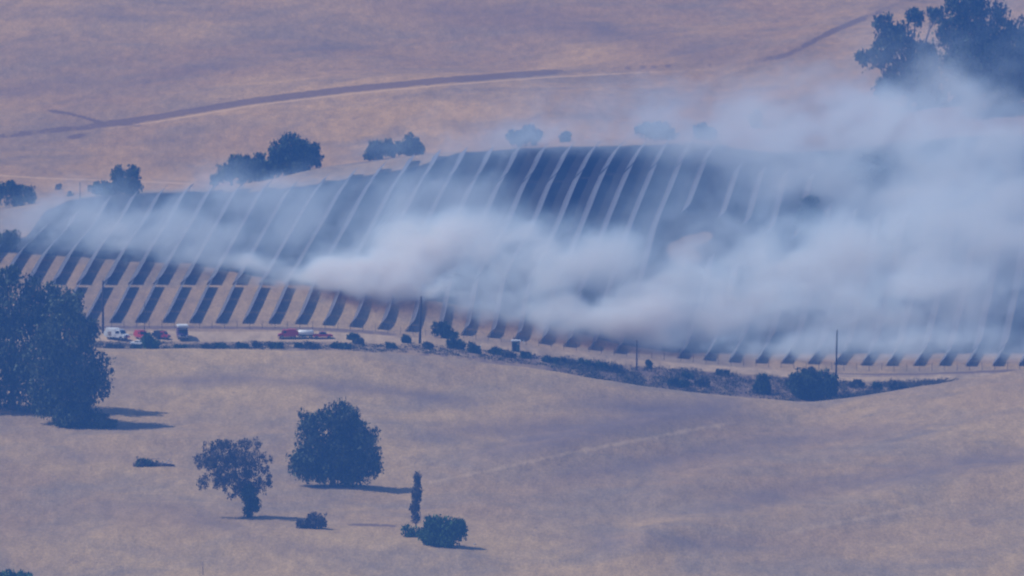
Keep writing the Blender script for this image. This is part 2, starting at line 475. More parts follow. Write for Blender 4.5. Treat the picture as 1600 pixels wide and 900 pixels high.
def add_box(bm, c, d, rot=None, bevel=0.0):
    r = bmesh.ops.create_cube(bm, size=1)
    M = Matrix.Translation(c) @ (rot or Matrix.Identity(4)) @ Matrix.Diagonal((d[0], d[1], d[2], 1))
    bmesh.ops.transform(bm, matrix=M, verts=r['verts'])
    if bevel:
        es = list({e for v in r['verts'] for e in v.link_edges})
        bmesh.ops.bevel(bm, geom=es, offset=bevel, segments=2, affect='EDGES', profile=0.6)

def add_tube(bm, pts, radii, n=6, cap=True):
    rings = []
    for i, p in enumerate(pts):
        p = Vector(p)
        a = Vector(pts[min(i + 1, len(pts) - 1)]) - Vector(pts[max(i - 1, 0)])
        if a.length < 1e-6: a = Vector((0, 0, 1))
        q = a.to_track_quat('Z', 'Y')
        rings.append([bm.verts.new(p + q @ Vector((radii[i] * math.cos(2 * math.pi * k / n), radii[i] * math.sin(2 * math.pi * k / n), 0))) for k in range(n)])
    for i in range(len(rings) - 1):
        for k in range(n):
            bm.faces.new((rings[i][k], rings[i][(k + 1) % n], rings[i + 1][(k + 1) % n], rings[i + 1][k]))
    if cap:
        bm.faces.new(rings[0][::-1]); bm.faces.new(rings[-1])

def prism(bm, prof, x0, x1, axis='x'):
    """outline prof [(y,z)] extruded from x0 to x1"""
    a = [bm.verts.new((x0, p[0], p[1])) for p in prof]
    b = [bm.verts.new((x1, p[0], p[1])) for p in prof]
    n = len(prof)
    for k in range(n): bm.faces.new((a[k], a[(k + 1) % n], b[(k + 1) % n], b[k]))
    bm.faces.new(a[::-1]); bm.faces.new(b)

# ------------------------------------------------------------------ trees
M_BARK = varied('bark', (0.10, 0.075, 0.055), (0.19, 0.15, 0.12), 1.5, 0.9, bump=0.4)
M_DEADWOOD = varied('bleached_dead_wood', (0.30, 0.26, 0.23), (0.5, 0.45, 0.4), 2.0, 0.9)
M_EUC = leaf_mat('eucalyptus_leaves', (0.025, 0.045, 0.028), (0.12, 0.15, 0.085))
M_OAK = leaf_mat('oak_leaves', (0.020, 0.038, 0.018), (0.09, 0.13, 0.06))
M_GREEN = leaf_mat('green_shrub_leaves', (0.035, 0.085, 0.03), (0.08, 0.16, 0.055))
M_GREY = leaf_mat('sparse_grey_leaves', (0.07, 0.065, 0.055), (0.14, 0.12, 0.10))
M_SCRUB = leaf_mat('dry_scrub_leaves', (0.055, 0.06, 0.038), (0.14, 0.12, 0.075))

def leaves(name, blobs, n, size, m, parent, seed=0, droop=0.0, hollow=0.35):
    """n small leaf-clump faces through the volume of ellipsoid blobs (cx,cy,cz,rx,ry,rz)"""
    r = np.random.default_rng(seed + 101)
    B = np.array(blobs, float)
    vol = B[:, 3] * B[:, 4] * B[:, 5]
    vol = vol ** 0.62
    # break each blob into twig clusters
    nc = max(6, int(n / 34))
    kb = r.choice(len(B), nc, p=vol / vol.sum())
    d = r.normal(size=(nc, 3)); d /= np.linalg.norm(d, axis=1)[:, None]
    rad = (hollow + (1 - hollow) * r.random(nc)) ** 0.6
    cc = B[kb, :3] + d * rad[:, None] * B[kb, 3:6]
    cs = (0.07 + 0.09 * r.random(nc)) * np.minimum(B[kb, 3], B[kb, 5]) + size * 0.6
    ki = r.integers(0, nc, n)
    off = np.clip(r.normal(size=(n, 3)), -1.7, 1.7) * cs[ki][:, None]
    if droop: off[:, 2] = off[:, 2] * (1 + droop) - np.abs(off[:, 2]) * droop
    p = cc[ki] + off
    a = r.normal(size=(n, 3)); a /= np.linalg.norm(a, axis=1)[:, None]
    b = np.cross(a, r.normal(size=(n, 3))); b /= np.linalg.norm(b, axis=1)[:, None]
    s = size * 1.35 * (0.55 + 0.9 * r.random(n))[:, None]
    if droop: a[:, 2] *= 1.8
    v = np.stack([p - a * s * .5, p + b * s * .33, p + a * s * .5, p - b * s * .33], 1).reshape(-1, 3).astype(np.float32)
    me = bpy.data.meshes.new(name)
    me.vertices.add(4 * n); me.vertices.foreach_set('co', v.ravel())
    me.loops.add(4 * n); me.loops.foreach_set('vertex_index', np.arange(4 * n, dtype=np.int32))
    me.polygons.add(n); me.polygons.foreach_set('loop_start', np.arange(0, 4 * n, 4, dtype=np.int32))
    me.update(calc_edges=True)
    at = me.attributes.new('tone', 'FLOAT', 'POINT')
    tone = (0.25 * r.random(nc))[ki] + 0.12 * r.random(n)
    at.data.foreach_set('value', np.repeat(tone, 4).astype(np.float32))
    o = link(name, me, m, parent)
    return o

def limb_points(a, b, r, wob):
    a = Vector(a); b = Vector(b)
    pts = []
    for i in range(6):
        t = i / 5
        p = a.lerp(b, t) + Vector((r.uniform(-1, 1), r.uniform(-1, 1), r.uniform(-.4, .4))) * wob * math.sin(math.pi * t)
        p.z += math.sin(math.pi * t) * wob * 0.6
        pts.append(p)
    return pts

def tree(name, label, cat, px, py, pxblobs, n, size, m, trunk_h=3.0, trunk_r=0.45, group=None, seed=1,
         depth=0.8, y0=2440, y1=4000, droop=0.3, dead=0, trunks=1, lean=0.0, hollow=0.35, bark=None):
    """pxblobs: (px, py, rx, ry[, dy]) crown masses measured on the photo, turned into metres at the tree's own distance"""
    g = ground(px, py, y0, y1)
    ppm = F / g.y
    root = empty(name, g, label, cat, group)
    bl = []
    rr = random.Random(seed)
    for bb in pxblobs:
        dy = bb[4] if len(bb) > 4 else rr.uniform(-.35, .35) * bb[2] / ppm
        bl.append(((bb[0] - px) / ppm, dy, (py - bb[1]) / ppm, bb[2] / ppm, bb[2] / ppm * depth, bb[3] / ppm))
    leaves('crown', bl, n, size, m, root, seed, droop, hollow)
    top = max(b[2] for b in bl)
    bm = bmesh.new()
    for t in range(trunks):
        ox = (t - (trunks - 1) / 2) * trunk_r * 2.2
        pts = [(ox, 0, -0.5), (ox, 0, trunk_h * .3), (ox * 1.2 + lean * .4, 0, trunk_h * .7), (ox * 1.6 + lean, 0, trunk_h), (ox * 2 + lean * 1.6, 0.1, trunk_h + (top - trunk_h) * .55)]
        add_tube(bm, pts, [trunk_r * 1.35, trunk_r, trunk_r * .85, trunk_r * .7, trunk_r * .25], 8)
    bm_obj('trunk', bm, bark or M_BARK, root, True)
    k = 0
    for b in bl[:10]:
        if b[2] < trunk_h * .6 and len(bl) > 2: continue
        bm = bmesh.new()
        a = Vector((lean, 0, trunk_h * rr.uniform(.55, 1.0)))
        e = Vector(b[:3])
        pts = limb_points(a, e, rr, 0.35)
        add_tube(bm, pts, [trunk_r * .5 * (1 - i / 6.5) for i in range(6)], 6)
        for q in range(4):
            e2 = e + Vector((rr.uniform(-1, 1) * b[3], rr.uniform(-1, 1) * b[4], rr.uniform(-.5, 1) * b[5])) * .85
            p2 = limb_points(pts[3 + (q & 1)], e2, rr, 0.25)
            add_tube(bm, p2, [trunk_r * .2 * (1 - i / 6.5) for i in range(6)], 5)
        bm_obj('branch', bm, bark or M_BARK, root, True)
        k += 1
    return root

# ------------------------------------------------------------------ solar trackers
def panel_mat():
    m, n, b, out = mat('solar_glass')
    N = n.nodes.new; L = n.links.new
    uv = N('ShaderNodeUVMap')
    br = N('ShaderNodeTexBrick')
    br.offset = 0
    br.inputs['Scale'].default_value = 1
    br.inputs['Brick Width'].default_value = 1.0
    br.inputs['Row Height'].default_value = 2.0
    br.inputs['Mortar Size'].default_value = 0.025
    br.inputs['Color1'].default_value = (*PANEL, 1)
    br.inputs['Color2'].default_value = (PANEL[0] * .8, PANEL[1] * .8, PANEL[2] * .85, 1)
    br.inputs['Mortar'].default_value = (0.55, 0.56, 0.58, 1)
    L(uv.outputs[0], br.inputs['Vector'])
    L(br.outputs['Color'], b.inputs['Base Color'])
    b.inputs['Roughness'].default_value = 0.35
    b.inputs['Specular IOR Level'].default_value = 0.6
    return m
PANEL = (0.11, 0.105, 0.13)
M_PANEL = panel_mat()
M_BACK = varied('module_backsheet', (0.10, 0.10, 0.12), (0.14, 0.14, 0.16), 3, 0.6)
M_STEEL = varied('galvanised_steel', (0.32, 0.33, 0.34), (0.45, 0.45, 0.46), 4, 0.45, 0.6)

WPAN, TILT, HUB = 2.5, math.radians(49), 1.05
K = 0.09
row_dir = Vector((K, 1, 0)).normalized()
left_dir = Vector((-row_dir.y, row_dir.x, 0))
down_dir = left_dir * math.cos(TILT) - Vector((0, 0, 1)) * math.sin(TILT)

def row_xy(px0, Y):
    return ((px0 - 800) / F * 3008 + K * (Y - 3008), Y)

def tracker(px0, ya, yb, label, group, WPAN=2.5, TILT=math.radians(49)):
    down_dir = left_dir * math.cos(TILT) - Vector((0, 0, 1)) * math.sin(TILT)
    ym = (ya + yb) / 2
    x, y = row_xy(px0, ym)
    root = empty('solar_tracker', (x, y, gz(x, y)), label, 'solar tracker', group)
    org = Vector(root.location)
    # smooth hub line that follows the land
    ys = np.arange(ya, yb + 0.01, 1.0)
    pts = np.array([row_xy(px0, q) for q in ys])
    gzv = H(pts[:, 0], pts[:, 1])
    kk = np.ones(7) / 7
    zz = np.convolve(np.pad(gzv, 3, 'edge'), kk, 'valid') + HUB
    def hub(q):
        X, Yq = row_xy(px0, q)
        return Vector((X, Yq, float(np.interp(q, ys, zz)))) - org
    L_ = yb - ya
    nt_ = max(1, round(L_ / 15.0))
    seg = L_ / nt_
    for t in range(nt_):
        a, b_ = ya + t * seg + 0.12, ya + (t + 1) * seg - 0.12
        k = 5
        bm = bmesh.new()
        uvl = bm.loops.layers.uv.new('UVMap')
        rows = []
        for i in range(k + 1):
            q = a + (b_ - a) * i / k
            c = hub(q)
            nrm = down_dir.cross(row_dir).normalized()
            if nrm.z < 0: nrm = -nrm
            c = c + nrm * 0.12
            lo = c + down_dir * WPAN / 2; hi = c - down_dir * WPAN / 2
            rows.append((bm.verts.new(lo + nrm * .03), bm.verts.new(hi + nrm * .03), bm.verts.new(hi - nrm * .03), bm.verts.new(lo - nrm * .03), q - ya))
        for i in range(k):
            A, B_ = rows[i], rows[i + 1]
            f = bm.faces.new((A[0], B_[0], B_[1], A[1]))
            f.material_index = 0
            for lp, uvc in zip(f.loops, ((A[4], 0), (B_[4], 0), (B_[4], WPAN), (A[4], WPAN))): lp[uvl].uv = uvc
            f = bm.faces.new((A[3], A[2], B_[2], B_[3])); f.material_index = 1
            f = bm.faces.new((A[1], B_[1], B_[2], A[2])); f.material_index = 2
            f = bm.faces.new((A[0], A[3], B_[3], B_[0])); f.material_index = 2
        f = bm.faces.new((rows[0][0], rows[0][1], rows[0][2], rows[0][3])); f.material_index = 2
        f = bm.faces.new((rows[-1][3], rows[-1][2], rows[-1][1], rows[-1][0])); f.material_index = 2
        me = bpy.data.meshes.new('panel_table')
        bm.to_mesh(me); bm.free()
        for mm in (M_PANEL, M_BACK, M_STEEL): me.materials.append(mm)
        link('panel_table', me, None, root)
    bm = bmesh.new()
    tp = [hub(q) for q in np.linspace(ya, yb, max(4, int(L_ / 4)))]
    add_tube(bm, tp, [0.08] * len(tp), 6)
    bm_obj('torque_tube', bm, M_STEEL, root)
    bm = bmesh.new()
    for q in np.arange(ya + 1.0, yb - 0.5, 7.0):
        h = hub(q)
        add_box(bm, h - Vector((0, 0, HUB / 2 + .25)), (0.14, 0.1, HUB + .5))
    o = bm_obj('support_post', bm, M_STEEL, root)
    o['kind'] = 'stuff'
    return root

ORD = ['first', 'second', 'third', 'fourth', 'fifth', 'sixth', 'seventh', 'eighth', 'ninth', 'tenth', 'eleventh', 'twelfth',
       'thirteenth', 'fourteenth', 'fifteenth', 'sixteenth', 'seventeenth', 'eighteenth', 'nineteenth', 'twentieth',
       'twenty-first', 'twenty-second', 'twenty-third', 'twenty-fourth', 'twenty-fifth', 'twenty-sixth', 'twenty-seventh',
       'twenty-eighth', 'twenty-ninth', 'thirtieth', 'thirty-first', 'thirty-second', 'thirty-third', 'thirty-fourth',
       'thirty-fifth', 'thirty-sixth', 'thirty-seventh', 'thirty-eighth', 'thirty-ninth', 'fortieth', 'forty-first', 'forty-second',
       'forty-third', 'forty-fourth', 'forty-fifth', 'forty-sixth']
rows_px = [172 - 41 * k for k in range(8, 0, -1)] + [172, 212, 255, 297, 338, 380, 421, 463, 506, 548, 592, 636, 680, 722, 764, 805, 845, 884, 923, 963, 1003,
           1062, 1103, 1143, 1185, 1226, 1267, 1308, 1350, 1390, 1433, 1473, 1515, 1557, 1598, 1640]
lower, middle, upper = [], [], []
for p0 in rows_px:
    y_low = 3010
    gone = p0 == 1003
    if not gone and p0 > -80:
        lower.append((p0, y_low, 3050))
    # top end follows the edge of the array
    yt = float(np.interp(p0, [-200, -100, 0, 60, 172, 300, 380, 421, 463, 506, 560, 600, 640, 680, 1010, 1062, 1700], [3085, 3120, 3150, 3168, 3182, 3190, 3208, 3218, 3226, 3234, 3238, 3240, 3242, 3250, 3278, 3222, 3222]))
    ym = 3196 + max(0, (p0 - 760)) * 0.12 if p0 < 1040 else 3222
    ys_ = 3052.2 if p0 < 990 else (3158 if p0 < 1200 else 3135)
    if p0 < 990 or p0 == 1003 or (1040 < p0 < 1200):
        middle.append((p0, 3052.2 if p0 < 990 else 3158, min(yt, ym - 1)))
    if 1040 < p0 < 1700:
        middle.append((p0, 3052.2, 3118 if p0 < 1200 else 3190))
    if p0 < 1040 and yt > ym + 8:
        upper.append((p0, ym + 1, yt))
n0 = len([r for r in lower if r[0] < 990])
for i, (p0, a, b_) in enumerate(lower):
    if p0 < 990:
        near = ('near the tree clump' if p0 < 160 else 'behind white truck group' if p0 < 300 else
                'behind red trucks' if 400 < p0 < 530 else 'by the mid pole' if 620 < p0 < 700 else 'above the verge')
        lab = f'dark panel row on tan grass {near}, {ORD[i]} from left along the road'
    else:
        lab = f'hooked panel row end on the verge, {ORD[i - n0]} right of the wide gap'
    tracker(p0, a, b_, lab, 'solar tracker rows in the bank along the road')
kinds = {'long': 0, 'short': 0, 'right': 0}
for (p0, a, b_) in middle:
    kd = 'long' if p0 < 1040 else ('short' if a > 3100 else 'right')
    k = kinds[kd]; kinds[kd] += 1
    lab = {'long': f'pale panel row on blackened slope, {ORD[k]} from left in the long middle bank',
           'short': f'short detached panel row above the burned patch, {ORD[k]} from left of four',
           'right': f'panel row lost in dense smoke at right, {ORD[k]} after the tan patch'}[kd]
    tracker(p0, a, b_, lab, 'solar tracker rows on the burned slope', 3.2, math.radians(43))
for i, (p0, a, b_) in enumerate(upper):
    tracker(p0, a, b_, f'pale short panel row at the hill crest, {ORD[i]} from left in the top bank', 'solar tracker rows at the crest', 3.3, math.radians(43))

# ------------------------------------------------------------------ utility poles
M_POLE = varied('weathered_wood_pole', (0.04, 0.03, 0.03), (0.075, 0.06, 0.05), 3, 0.9)
M_CERAMIC = varied('insulator_glaze', (0.3, 0.3, 0.32), (0.4, 0.4, 0.42), 3, 0.3)
def pole(px, pyb, pyt, y0, y1, label, r=0.19, lean=0.0, name='utility_pole', cat='utility pole', arm=True, group='poles along the road'):
    g = ground(px, pyb, y0, y1)
    h = (pyb - pyt) / (F / g.y)
    root = empty(name, g, label, cat, group)
    bm = bmesh.new()
    add_tube(bm, [(0, 0, -.6), (lean * .5, 0, h * .5), (lean, 0, h)], [r, r * .85, r * .65], 8)
    bm_obj('pole', bm, M_POLE, root, True)
    if arm:
        bm = bmesh.new(); add_box(bm, (lean, 0, h - .5), (.12, 1.9, .12), bevel=.02)
        ca = bm_obj('crossarm', bm, M_POLE, root)
        for q in (-.85, 0, .85):
            bm = bmesh.new(); add_tube(bm, [(lean, q, h - .44), (lean, q, h - .3), (lean, q, h - .16)], [.05, .09, .04], 8)
            bm_obj('insulator', bm, M_CERAMIC, ca)
    return root
pole(161, 521, 438, 2986, 3008, 'tall dark wooden pole standing left of the white truck', 0.3)
pole(656, 537, 463, 2960, 2990, 'tall dark wooden pole at mid frame beside the dark bushes', 0.33, .35)
pole(995, 577, 531, 2960, 3000, 'short wooden pole below the dense white smoke', 0.22)
pole(1306, 596, 516, 2960, 3000, 'tall thin wooden pole just right of the round green roadside bush', 0.24, .3)
pole(226, 540, 470, 2960, 2990, 'thin faint pole rising between the red vehicles', 0.09, 0, arm=False)
pole(125, 315, 288, 3180, 3330, 'small distant pole on tan ground by the far left trees', 0.13, 0, arm=False, group=None)
pole(317, 898, 878, 2550, 2700, 'short thin post in near grass at the bottom edge', 0.07, 0, arm=False, name='wooden_post', cat='post', group=None)

# ------------------------------------------------------------------ perimeter fence
M_WIRE = varied('rusty_wire', (0.12, 0.10, 0.09), (0.2, 0.17, 0.15), 5, 0.7, 0.4)
def fence(x0, x1, label, step=3.2, yq=3001.5, h=1.9):
    g0 = Vector((x0, yq, gz(x0, yq)))
    root = empty('wire_fence', g0, label, 'fence')
    xs = np.arange(x0, x1, step)
    bm0 = bmesh.new(); add_tube(bm0, [(0, 0, -.4), (0, 0, h)], [.055, .05], 6)
    me = bpy.data.meshes.new('post'); bm0.to_mesh(me); bm0.free(); me.materials.append(M_POLE)
    for x in xs:
        o = bpy.data.objects.new('post', me); C.objects.link(o); o.parent = root
        o.location = Vector((x, yq, gz(x, yq))) - g0
        o.rotation_euler = (rnd.uniform(-.04, .04), rnd.uniform(-.04, .04), 0)
    for k, zz in enumerate((0.35, .85, 1.35, 1.8)):
        bm = bmesh.new()
        pts = [Vector((x, yq - .06, gz(x, yq) + zz)) - g0 for x in xs]
        add_tube(bm, pts, [.016] * len(pts), 4)
        bm_obj('wire', bm, M_WIRE, root)
fence(-150, 40, 'low wire fence on posts along the foot of the left rows')
fence(43, 165, 'wire fence with dark weeds along the verge at right')

# ------------------------------------------------------------------ trees and bushes
# near slope
tree('eucalyptus_tree', 'large dark bushy eucalyptus filling the left edge, rearmost of the clump', 'tree', 20, 640,
     [(20, 470, 45, 45), (-30, 500, 50, 60), (75, 480, 40, 34), (35, 540, 60, 60), (-20, 590, 60, 50), (105, 470, 26, 22), (60, 600, 50, 36), (10, 430, 22, 16)],
     17000, .55, M_EUC, 6, .8, 'trees of the left clump', 3, y0=2700, droop=.5)
tree('eucalyptus_tree', 'dark eucalyptus with ragged right side at the front of the left clump', 'tree', 112, 662,
     [(100, 530, 44, 40), (135, 520, 18, 26), (120, 580, 50, 40), (80, 560, 46, 46), (145, 590, 28, 26), (110, 625, 44, 28), (100, 490, 30, 26), (75, 620, 30, 22)],
     17000, .5, M_EUC, 4, .7, 'trees of the left clump', 4, y0=2700, droop=.5)
tree('shrub', 'low dark bush under the left clump at its shadow edge', 'bush', 138, 668,
     [(110, 655, 26, 12), (150, 655, 22, 13), (128, 648, 20, 14), (170, 662, 12, 6)], 4200, .4, M_EUC, .8, .15, None, 5, y0=2700)
tree('round_tree', 'large rounded dark tree standing alone in the near field, mid left', 'tree', 520, 760,
     [(524, 712, 40, 32), (540, 652, 24, 26), (486, 665, 22, 24), (478, 720, 24, 24), (570, 690, 22, 34), (555, 726, 30, 26), (500, 735, 28, 16), (584, 722, 13, 22), (465, 722, 11, 20), (515, 650, 18, 14), (545, 745, 18, 10), (535, 685, 24, 26), (480, 700, 18, 20)],
     24000, .42, M_EUC, 2.6, .75, None, 6, y0=2600, droop=.4, hollow=.2)
tree('leaning_tree', 'sparse grey half bare tree leaning left, with a dense dark stem', 'tree', 390, 808,
     [(345, 706, 30, 14), (318, 716, 17, 8), (330, 698, 16, 9), (376, 694, 20, 10), (352, 690, 14, 8), (402, 690, 8, 8), (385, 712, 30, 15), (350, 722, 34, 12), (414, 748, 13, 10), (398, 735, 18, 14), (352, 740, 26, 8), (421, 718, 6, 5), (322, 728, 18, 6), (382, 756, 20, 12), (410, 732, 10, 9), (370, 746, 26, 9), (322, 752, 14, 12, 0), (346, 754, 16, 9), (364, 766, 14, 10), (404, 764, 11, 13)],
     12500, .27, M_GREY, 6, .3, None, 7, y0=2600, lean=-1.2, trunks=2)
tree('shrub', 'dense dark upright bush hugging the foot of the leaning grey tree', 'bush', 392, 809,
     [(389, 797, 7, 10), (394, 784, 9, 15), (385, 770, 9, 12), (400, 788, 7, 9), (392, 768, 10, 10)], 2300, .34, M_OAK, 1, .2, None, 8, y0=2600)
tree('dead_bush', 'grey bush with bleached bare branches right of the leaning tree shadow', 'bush', 487, 826,
     [(492, 812, 15, 11), (475, 818, 13, 7), (503, 814, 8, 11), (484, 815, 12, 9)], 2300, .34, M_GREY, .9, .12, None, 9, y0=2600, bark=M_DEADWOOD, trunks=2)
tree('poplar_sapling', 'slim columnar young tree standing behind the small green bush', 'tree', 650, 826,
     [(652, 750, 5, 12), (652, 762, 5.5, 13), (651, 773, 6, 13), (650, 784, 6.5, 13), (649, 795, 7, 12), (649, 805, 6.5, 9), (653, 738, 3, 9)],
     2300, .34, M_GREY, 5, .13, None, 10, y0=2600, depth=1)
tree('shrub', 'small pale green bush at the foot of the slim sapling', 'bush', 638, 839,
     [(638, 830, 9, 9), (645, 834, 6, 5)], 900, .34, M_GREEN, .5, .08, None, 11, y0=2600)
tree('shrub', 'rounded bright green bush in the near field with shadow beneath', 'bush', 690, 853,
     [(692, 826, 28, 17), (668, 832, 15, 14), (717, 826, 13, 14), (690, 840, 30, 12), (676, 818, 14, 9)], 7600, .38, M_GREEN, .9, .2, None, 12, y0=2560)
tree('shrub', 'green bush top poking in at the bottom left corner', 'bush', 20, 912,
     [(20, 904, 34, 11), (0, 905, 26, 12), (42, 906, 14, 8)], 3400, .38, M_GREEN, .5, .15, None, 13, y0=2500)
# ditch and roadside
tree('shrub', 'large round dark green bush in the hollow right of centre', 'bush', 1268, 622,
     [(1255, 596, 24, 17), (1290, 594, 20, 15), (1270, 608, 40, 14), (1243, 600, 14, 16), (1265, 584, 12, 8), (1296, 606, 14, 13)], 8600, .4, M_OAK, 1.2, .3, None, 14, y0=2910, y1=2990)
tree('shrub', 'dark green upright bush left of the large round bush', 'bush', 1191, 615,
     [(1191, 596, 11, 14), (1187, 606, 12, 9), (1197, 604, 8, 10)], 2600, .36, M_OAK, .8, .15, None, 15, y0=2910, y1=2990)
tree('shrub', 'low grey green bush in the hollow where the right hill starts', 'bush', 1400, 612,
     [(1400, 604, 13, 8), (1412, 607, 8, 5)], 1500, .36, M_SCRUB, .5, .1, None, 16, y0=2910, y1=2990)
tree('shrub', 'dark teal shrub at the end of a panel row right of the tall pole', 'bush', 690, 528,
     [(684, 512, 9, 9), (695, 516, 9, 10), (704, 524, 9, 7)], 2400, .34, M_OAK, .8, .12, None, 17, y0=2965, y1=3006)
tree('shrub', 'dark shrub trailing down the verge below the teal shrub', 'bush', 712, 545,
     [(705, 535, 8, 8), (716, 539, 11, 6)], 1500, .34, M_OAK, .5, .1, None, 18, y0=2940, y1=2990)
tree('shrub', 'green bush beside the parked red vehicle and thin pole', 'bush', 236, 545,
     [(232, 532, 9, 10), (241, 537, 9, 7)], 1900, .34, M_GREEN, .5, .1, None, 19, y0=2960, y1=2990)
road_bush = [(178, 543, 13, 4), (212, 544, 9, 4), (282, 543, 10, 3.5), (325, 542, 9, 4), (345, 541, 9, 4), (378, 541, 9, 4), (402, 540, 6, 5),
             (431, 541, 10, 5), (468, 541, 7, 3.5), (488, 541, 12, 5), (533, 541, 17, 5), (552, 527, 8, 5), (560, 534, 7, 5), (613, 540, 8, 6),
             (635, 531, 6, 6), (668, 541, 8, 6), (741, 545, 9, 9), (777, 550, 12, 5), (795, 555, 10, 5), (822, 556, 9, 5), (860, 563, 12, 5), (885, 566, 14, 5),
             (913, 569, 10, 7), (938, 573, 10, 6), (962, 577, 12, 6), (1015, 570, 5, 7), (1075, 588, 9, 5), (1098, 598, 10, 8), (1128, 583, 9, 4), (1060, 600, 16, 6), (1340, 600, 9, 7), (1372, 604, 8, 6)]
spot = ['just left of the white truck foot', 'in front of the white car', 'in front of the dark truck with bright headlamp', 'right of that dark truck', 'on the verge a little further right',
        'midway between the two vehicle groups', 'left of the red engine', 'in front of the red engine', 'in front of the pale trailer', 'in front of the right red truck',
        'widest of the dark verge clumps', 'on the road edge after the red trucks', 'leaning into the road after the red trucks', 'before the tall mid pole', 'just left of the tall mid pole',
        'just right of the tall mid pole', 'upright and green past the mid pole', 'before the small green cabin', 'under the small green cabin', 'after the small green cabin', 'below the first blunt panel row end',
        'below the second blunt panel row end', 'darkest of the slope edge shrubs', 'below the last blunt panel row end', 'left of the short pole', 'thin and alone right of the short pole',
        'in the scrub hollow, upper left', 'dark in the scrub hollow centre', 'on the hollow rim', 'long and low at the hollow crest line', 'right of the large round bush', 'against the right hill edge']
for i, (bx, by, rx, ry) in enumerate(road_bush):
    tree('shrub', f'small dark roadside shrub {spot[i]}', 'bush', bx, by + ry * .8,
         [(bx - rx * .4, by, rx * .62, ry), (bx + rx * .45, by + ry * .15, rx * .6, ry * .85)], int(160 + 16 * rx * ry), .34,
         M_OAK if i % 3 else M_SCRUB, .4, .07, 'shrubs along the road verge', 30 + i, y0=2925, y1=3004)

def scrub(name, label, region, n, m, seed, hmax, size=.34):
    """ground cover of countless small dry clumps"""
    r = np.random.default_rng(seed)
    P = []
    while len(P) < n:
        x = r.uniform(region[0], region[1]); y = r.uniform(region[2], region[3])
        if vnoise(np.array(x / 5), np.array(y / 6), 31) + .5 * vnoise(np.array(x / 2), np.array(y / 2), 33) > r.uniform(-.35, .35): P.append((x, y))
    P = np.array(P); z = H(P[:, 0], P[:, 1])
    k = 10
    c = np.repeat(np.column_stack([P, z]), k, 0)
    hh = np.repeat(r.uniform(.3, hmax, n), k)
    p = c + r.normal(size=c.shape) * .45 * np.array([1, 1, 0]) + np.column_stack([np.zeros((n * k, 2)), r.random(n * k) * hh])
    a = r.normal(size=p.shape); a[:, 2] = np.abs(a[:, 2]) * 1.6; a /= np.linalg.norm(a, axis=1)[:, None]
    b = np.cross(a, r.normal(size=p.shape)); b /= np.linalg.norm(b, axis=1)[:, None]
    s = size * (.6 + .8 * r.random(n * k))[:, None]
    v = np.stack([p - a * s * .5, p + b * s * .3, p + a * s * .5, p - b * s * .3], 1).reshape(-1, 3).astype(np.float32)
    N_ = n * k
    me = bpy.data.meshes.new(name)
    me.vertices.add(4 * N_); me.vertices.foreach_set('co', v.ravel())
    me.loops.add(4 * N_); me.loops.foreach_set('vertex_index', np.arange(4 * N_, dtype=np.int32))
    me.polygons.add(N_); me.polygons.foreach_set('loop_start', np.arange(0, 4 * N_, 4, dtype=np.int32))
    me.update(calc_edges=True)
    at = me.attributes.new('tone', 'FLOAT', 'POINT')
    at.data.foreach_set('value', np.repeat(np.repeat(.3 * r.random(n), k), 4).astype(np.float32))
    o = link(name, me, m)
    tag(o, label, None, None, 'stuff')
scrub('dry_scrub', 'grey green dry scrub carpeting the hollow below the road', (10, 140, 2932, 2984), 7500, M_SCRUB, 41, 1.1)
scrub('verge_weeds', 'dark dry weeds along the road verge at left', (-135, 10, 2960, 2984), 1500, M_SCRUB, 42, .5)

# behind the array
tree('oak_tree', 'dark oak with a split crown at the far left edge beyond the field', 'tree', 25, 322,
     [(15, 295, 18, 12), (40, 302, 16, 12), (-5, 303, 18, 14), (25, 312, 20, 8), (50, 310, 9, 8)], 3200, .5, M_OAK, 2, .4, 'trees behind the solar field', 50, y0=3150)
tree('oak_tree', 'dark tree with two round tops behind the leftmost panel rows', 'tree', 187, 306,
     [(184, 274, 11, 11), (207, 274, 11, 12), (196, 290, 20, 11), (205, 293, 14, 10)], 3000, .5, M_OAK, 2.5, .4, 'trees behind the solar field', 51, y0=3190, y1=3330)
tree('shrub', 'low smoky bush left of the double topped tree', 'bush', 162, 306,
     [(158, 293, 16, 8), (172, 296, 10, 7)], 1400, .5, M_OAK, .8, .2, None, 52, y0=3190, y1=3330)
tree('oak_tree', 'broad dark oak, tallest of the crown mass behind the left rows', 'tree', 455, 292,
     [(458, 246, 24, 18), (435, 256, 18, 16), (482, 258, 20, 16), (455, 272, 40, 18), (497, 268, 8, 10)], 8600, .5, M_OAK, 3, .6, 'trees behind the solar field', 53, y0=3250)
tree('oak_tree', 'mid sized dark oak between the broad oak and the smoky one', 'tree', 405, 292,
     [(400, 264, 16, 16), (414, 272, 16, 16), (390, 272, 14, 12), (405, 282, 22, 10)], 3800, .5, M_OAK, 2, .4, 'trees behind the solar field', 54, y0=3250)
tree('oak_tree', 'smoky oak at the left end of the crown mass', 'tree', 362, 294,
     [(370, 258, 16, 13), (352, 272, 14, 12), (374, 274, 18, 14), (340, 280, 9, 7)], 2800, .5, M_OAK, 2, .4, 'trees behind the solar field', 55, y0=3250)
tree('shrub', 'brownish round bush on the crest line, left one of the crest pair', 'bush', 596, 250,
     [(590, 233, 16, 11), (606, 232, 11, 11), (578, 240, 10, 7)], 2600, .48, M_OAK, 1, .3, 'bushes on the crest', 56, y0=3260)
tree('shrub', 'dark pointed bush on the crest line, right one of the crest pair', 'bush', 642, 244,
     [(642, 223, 11, 12), (632, 230, 14, 10), (654, 232, 10, 8)], 2600, .48, M_OAK, 1, .3, 'bushes on the crest', 57, y0=3270)
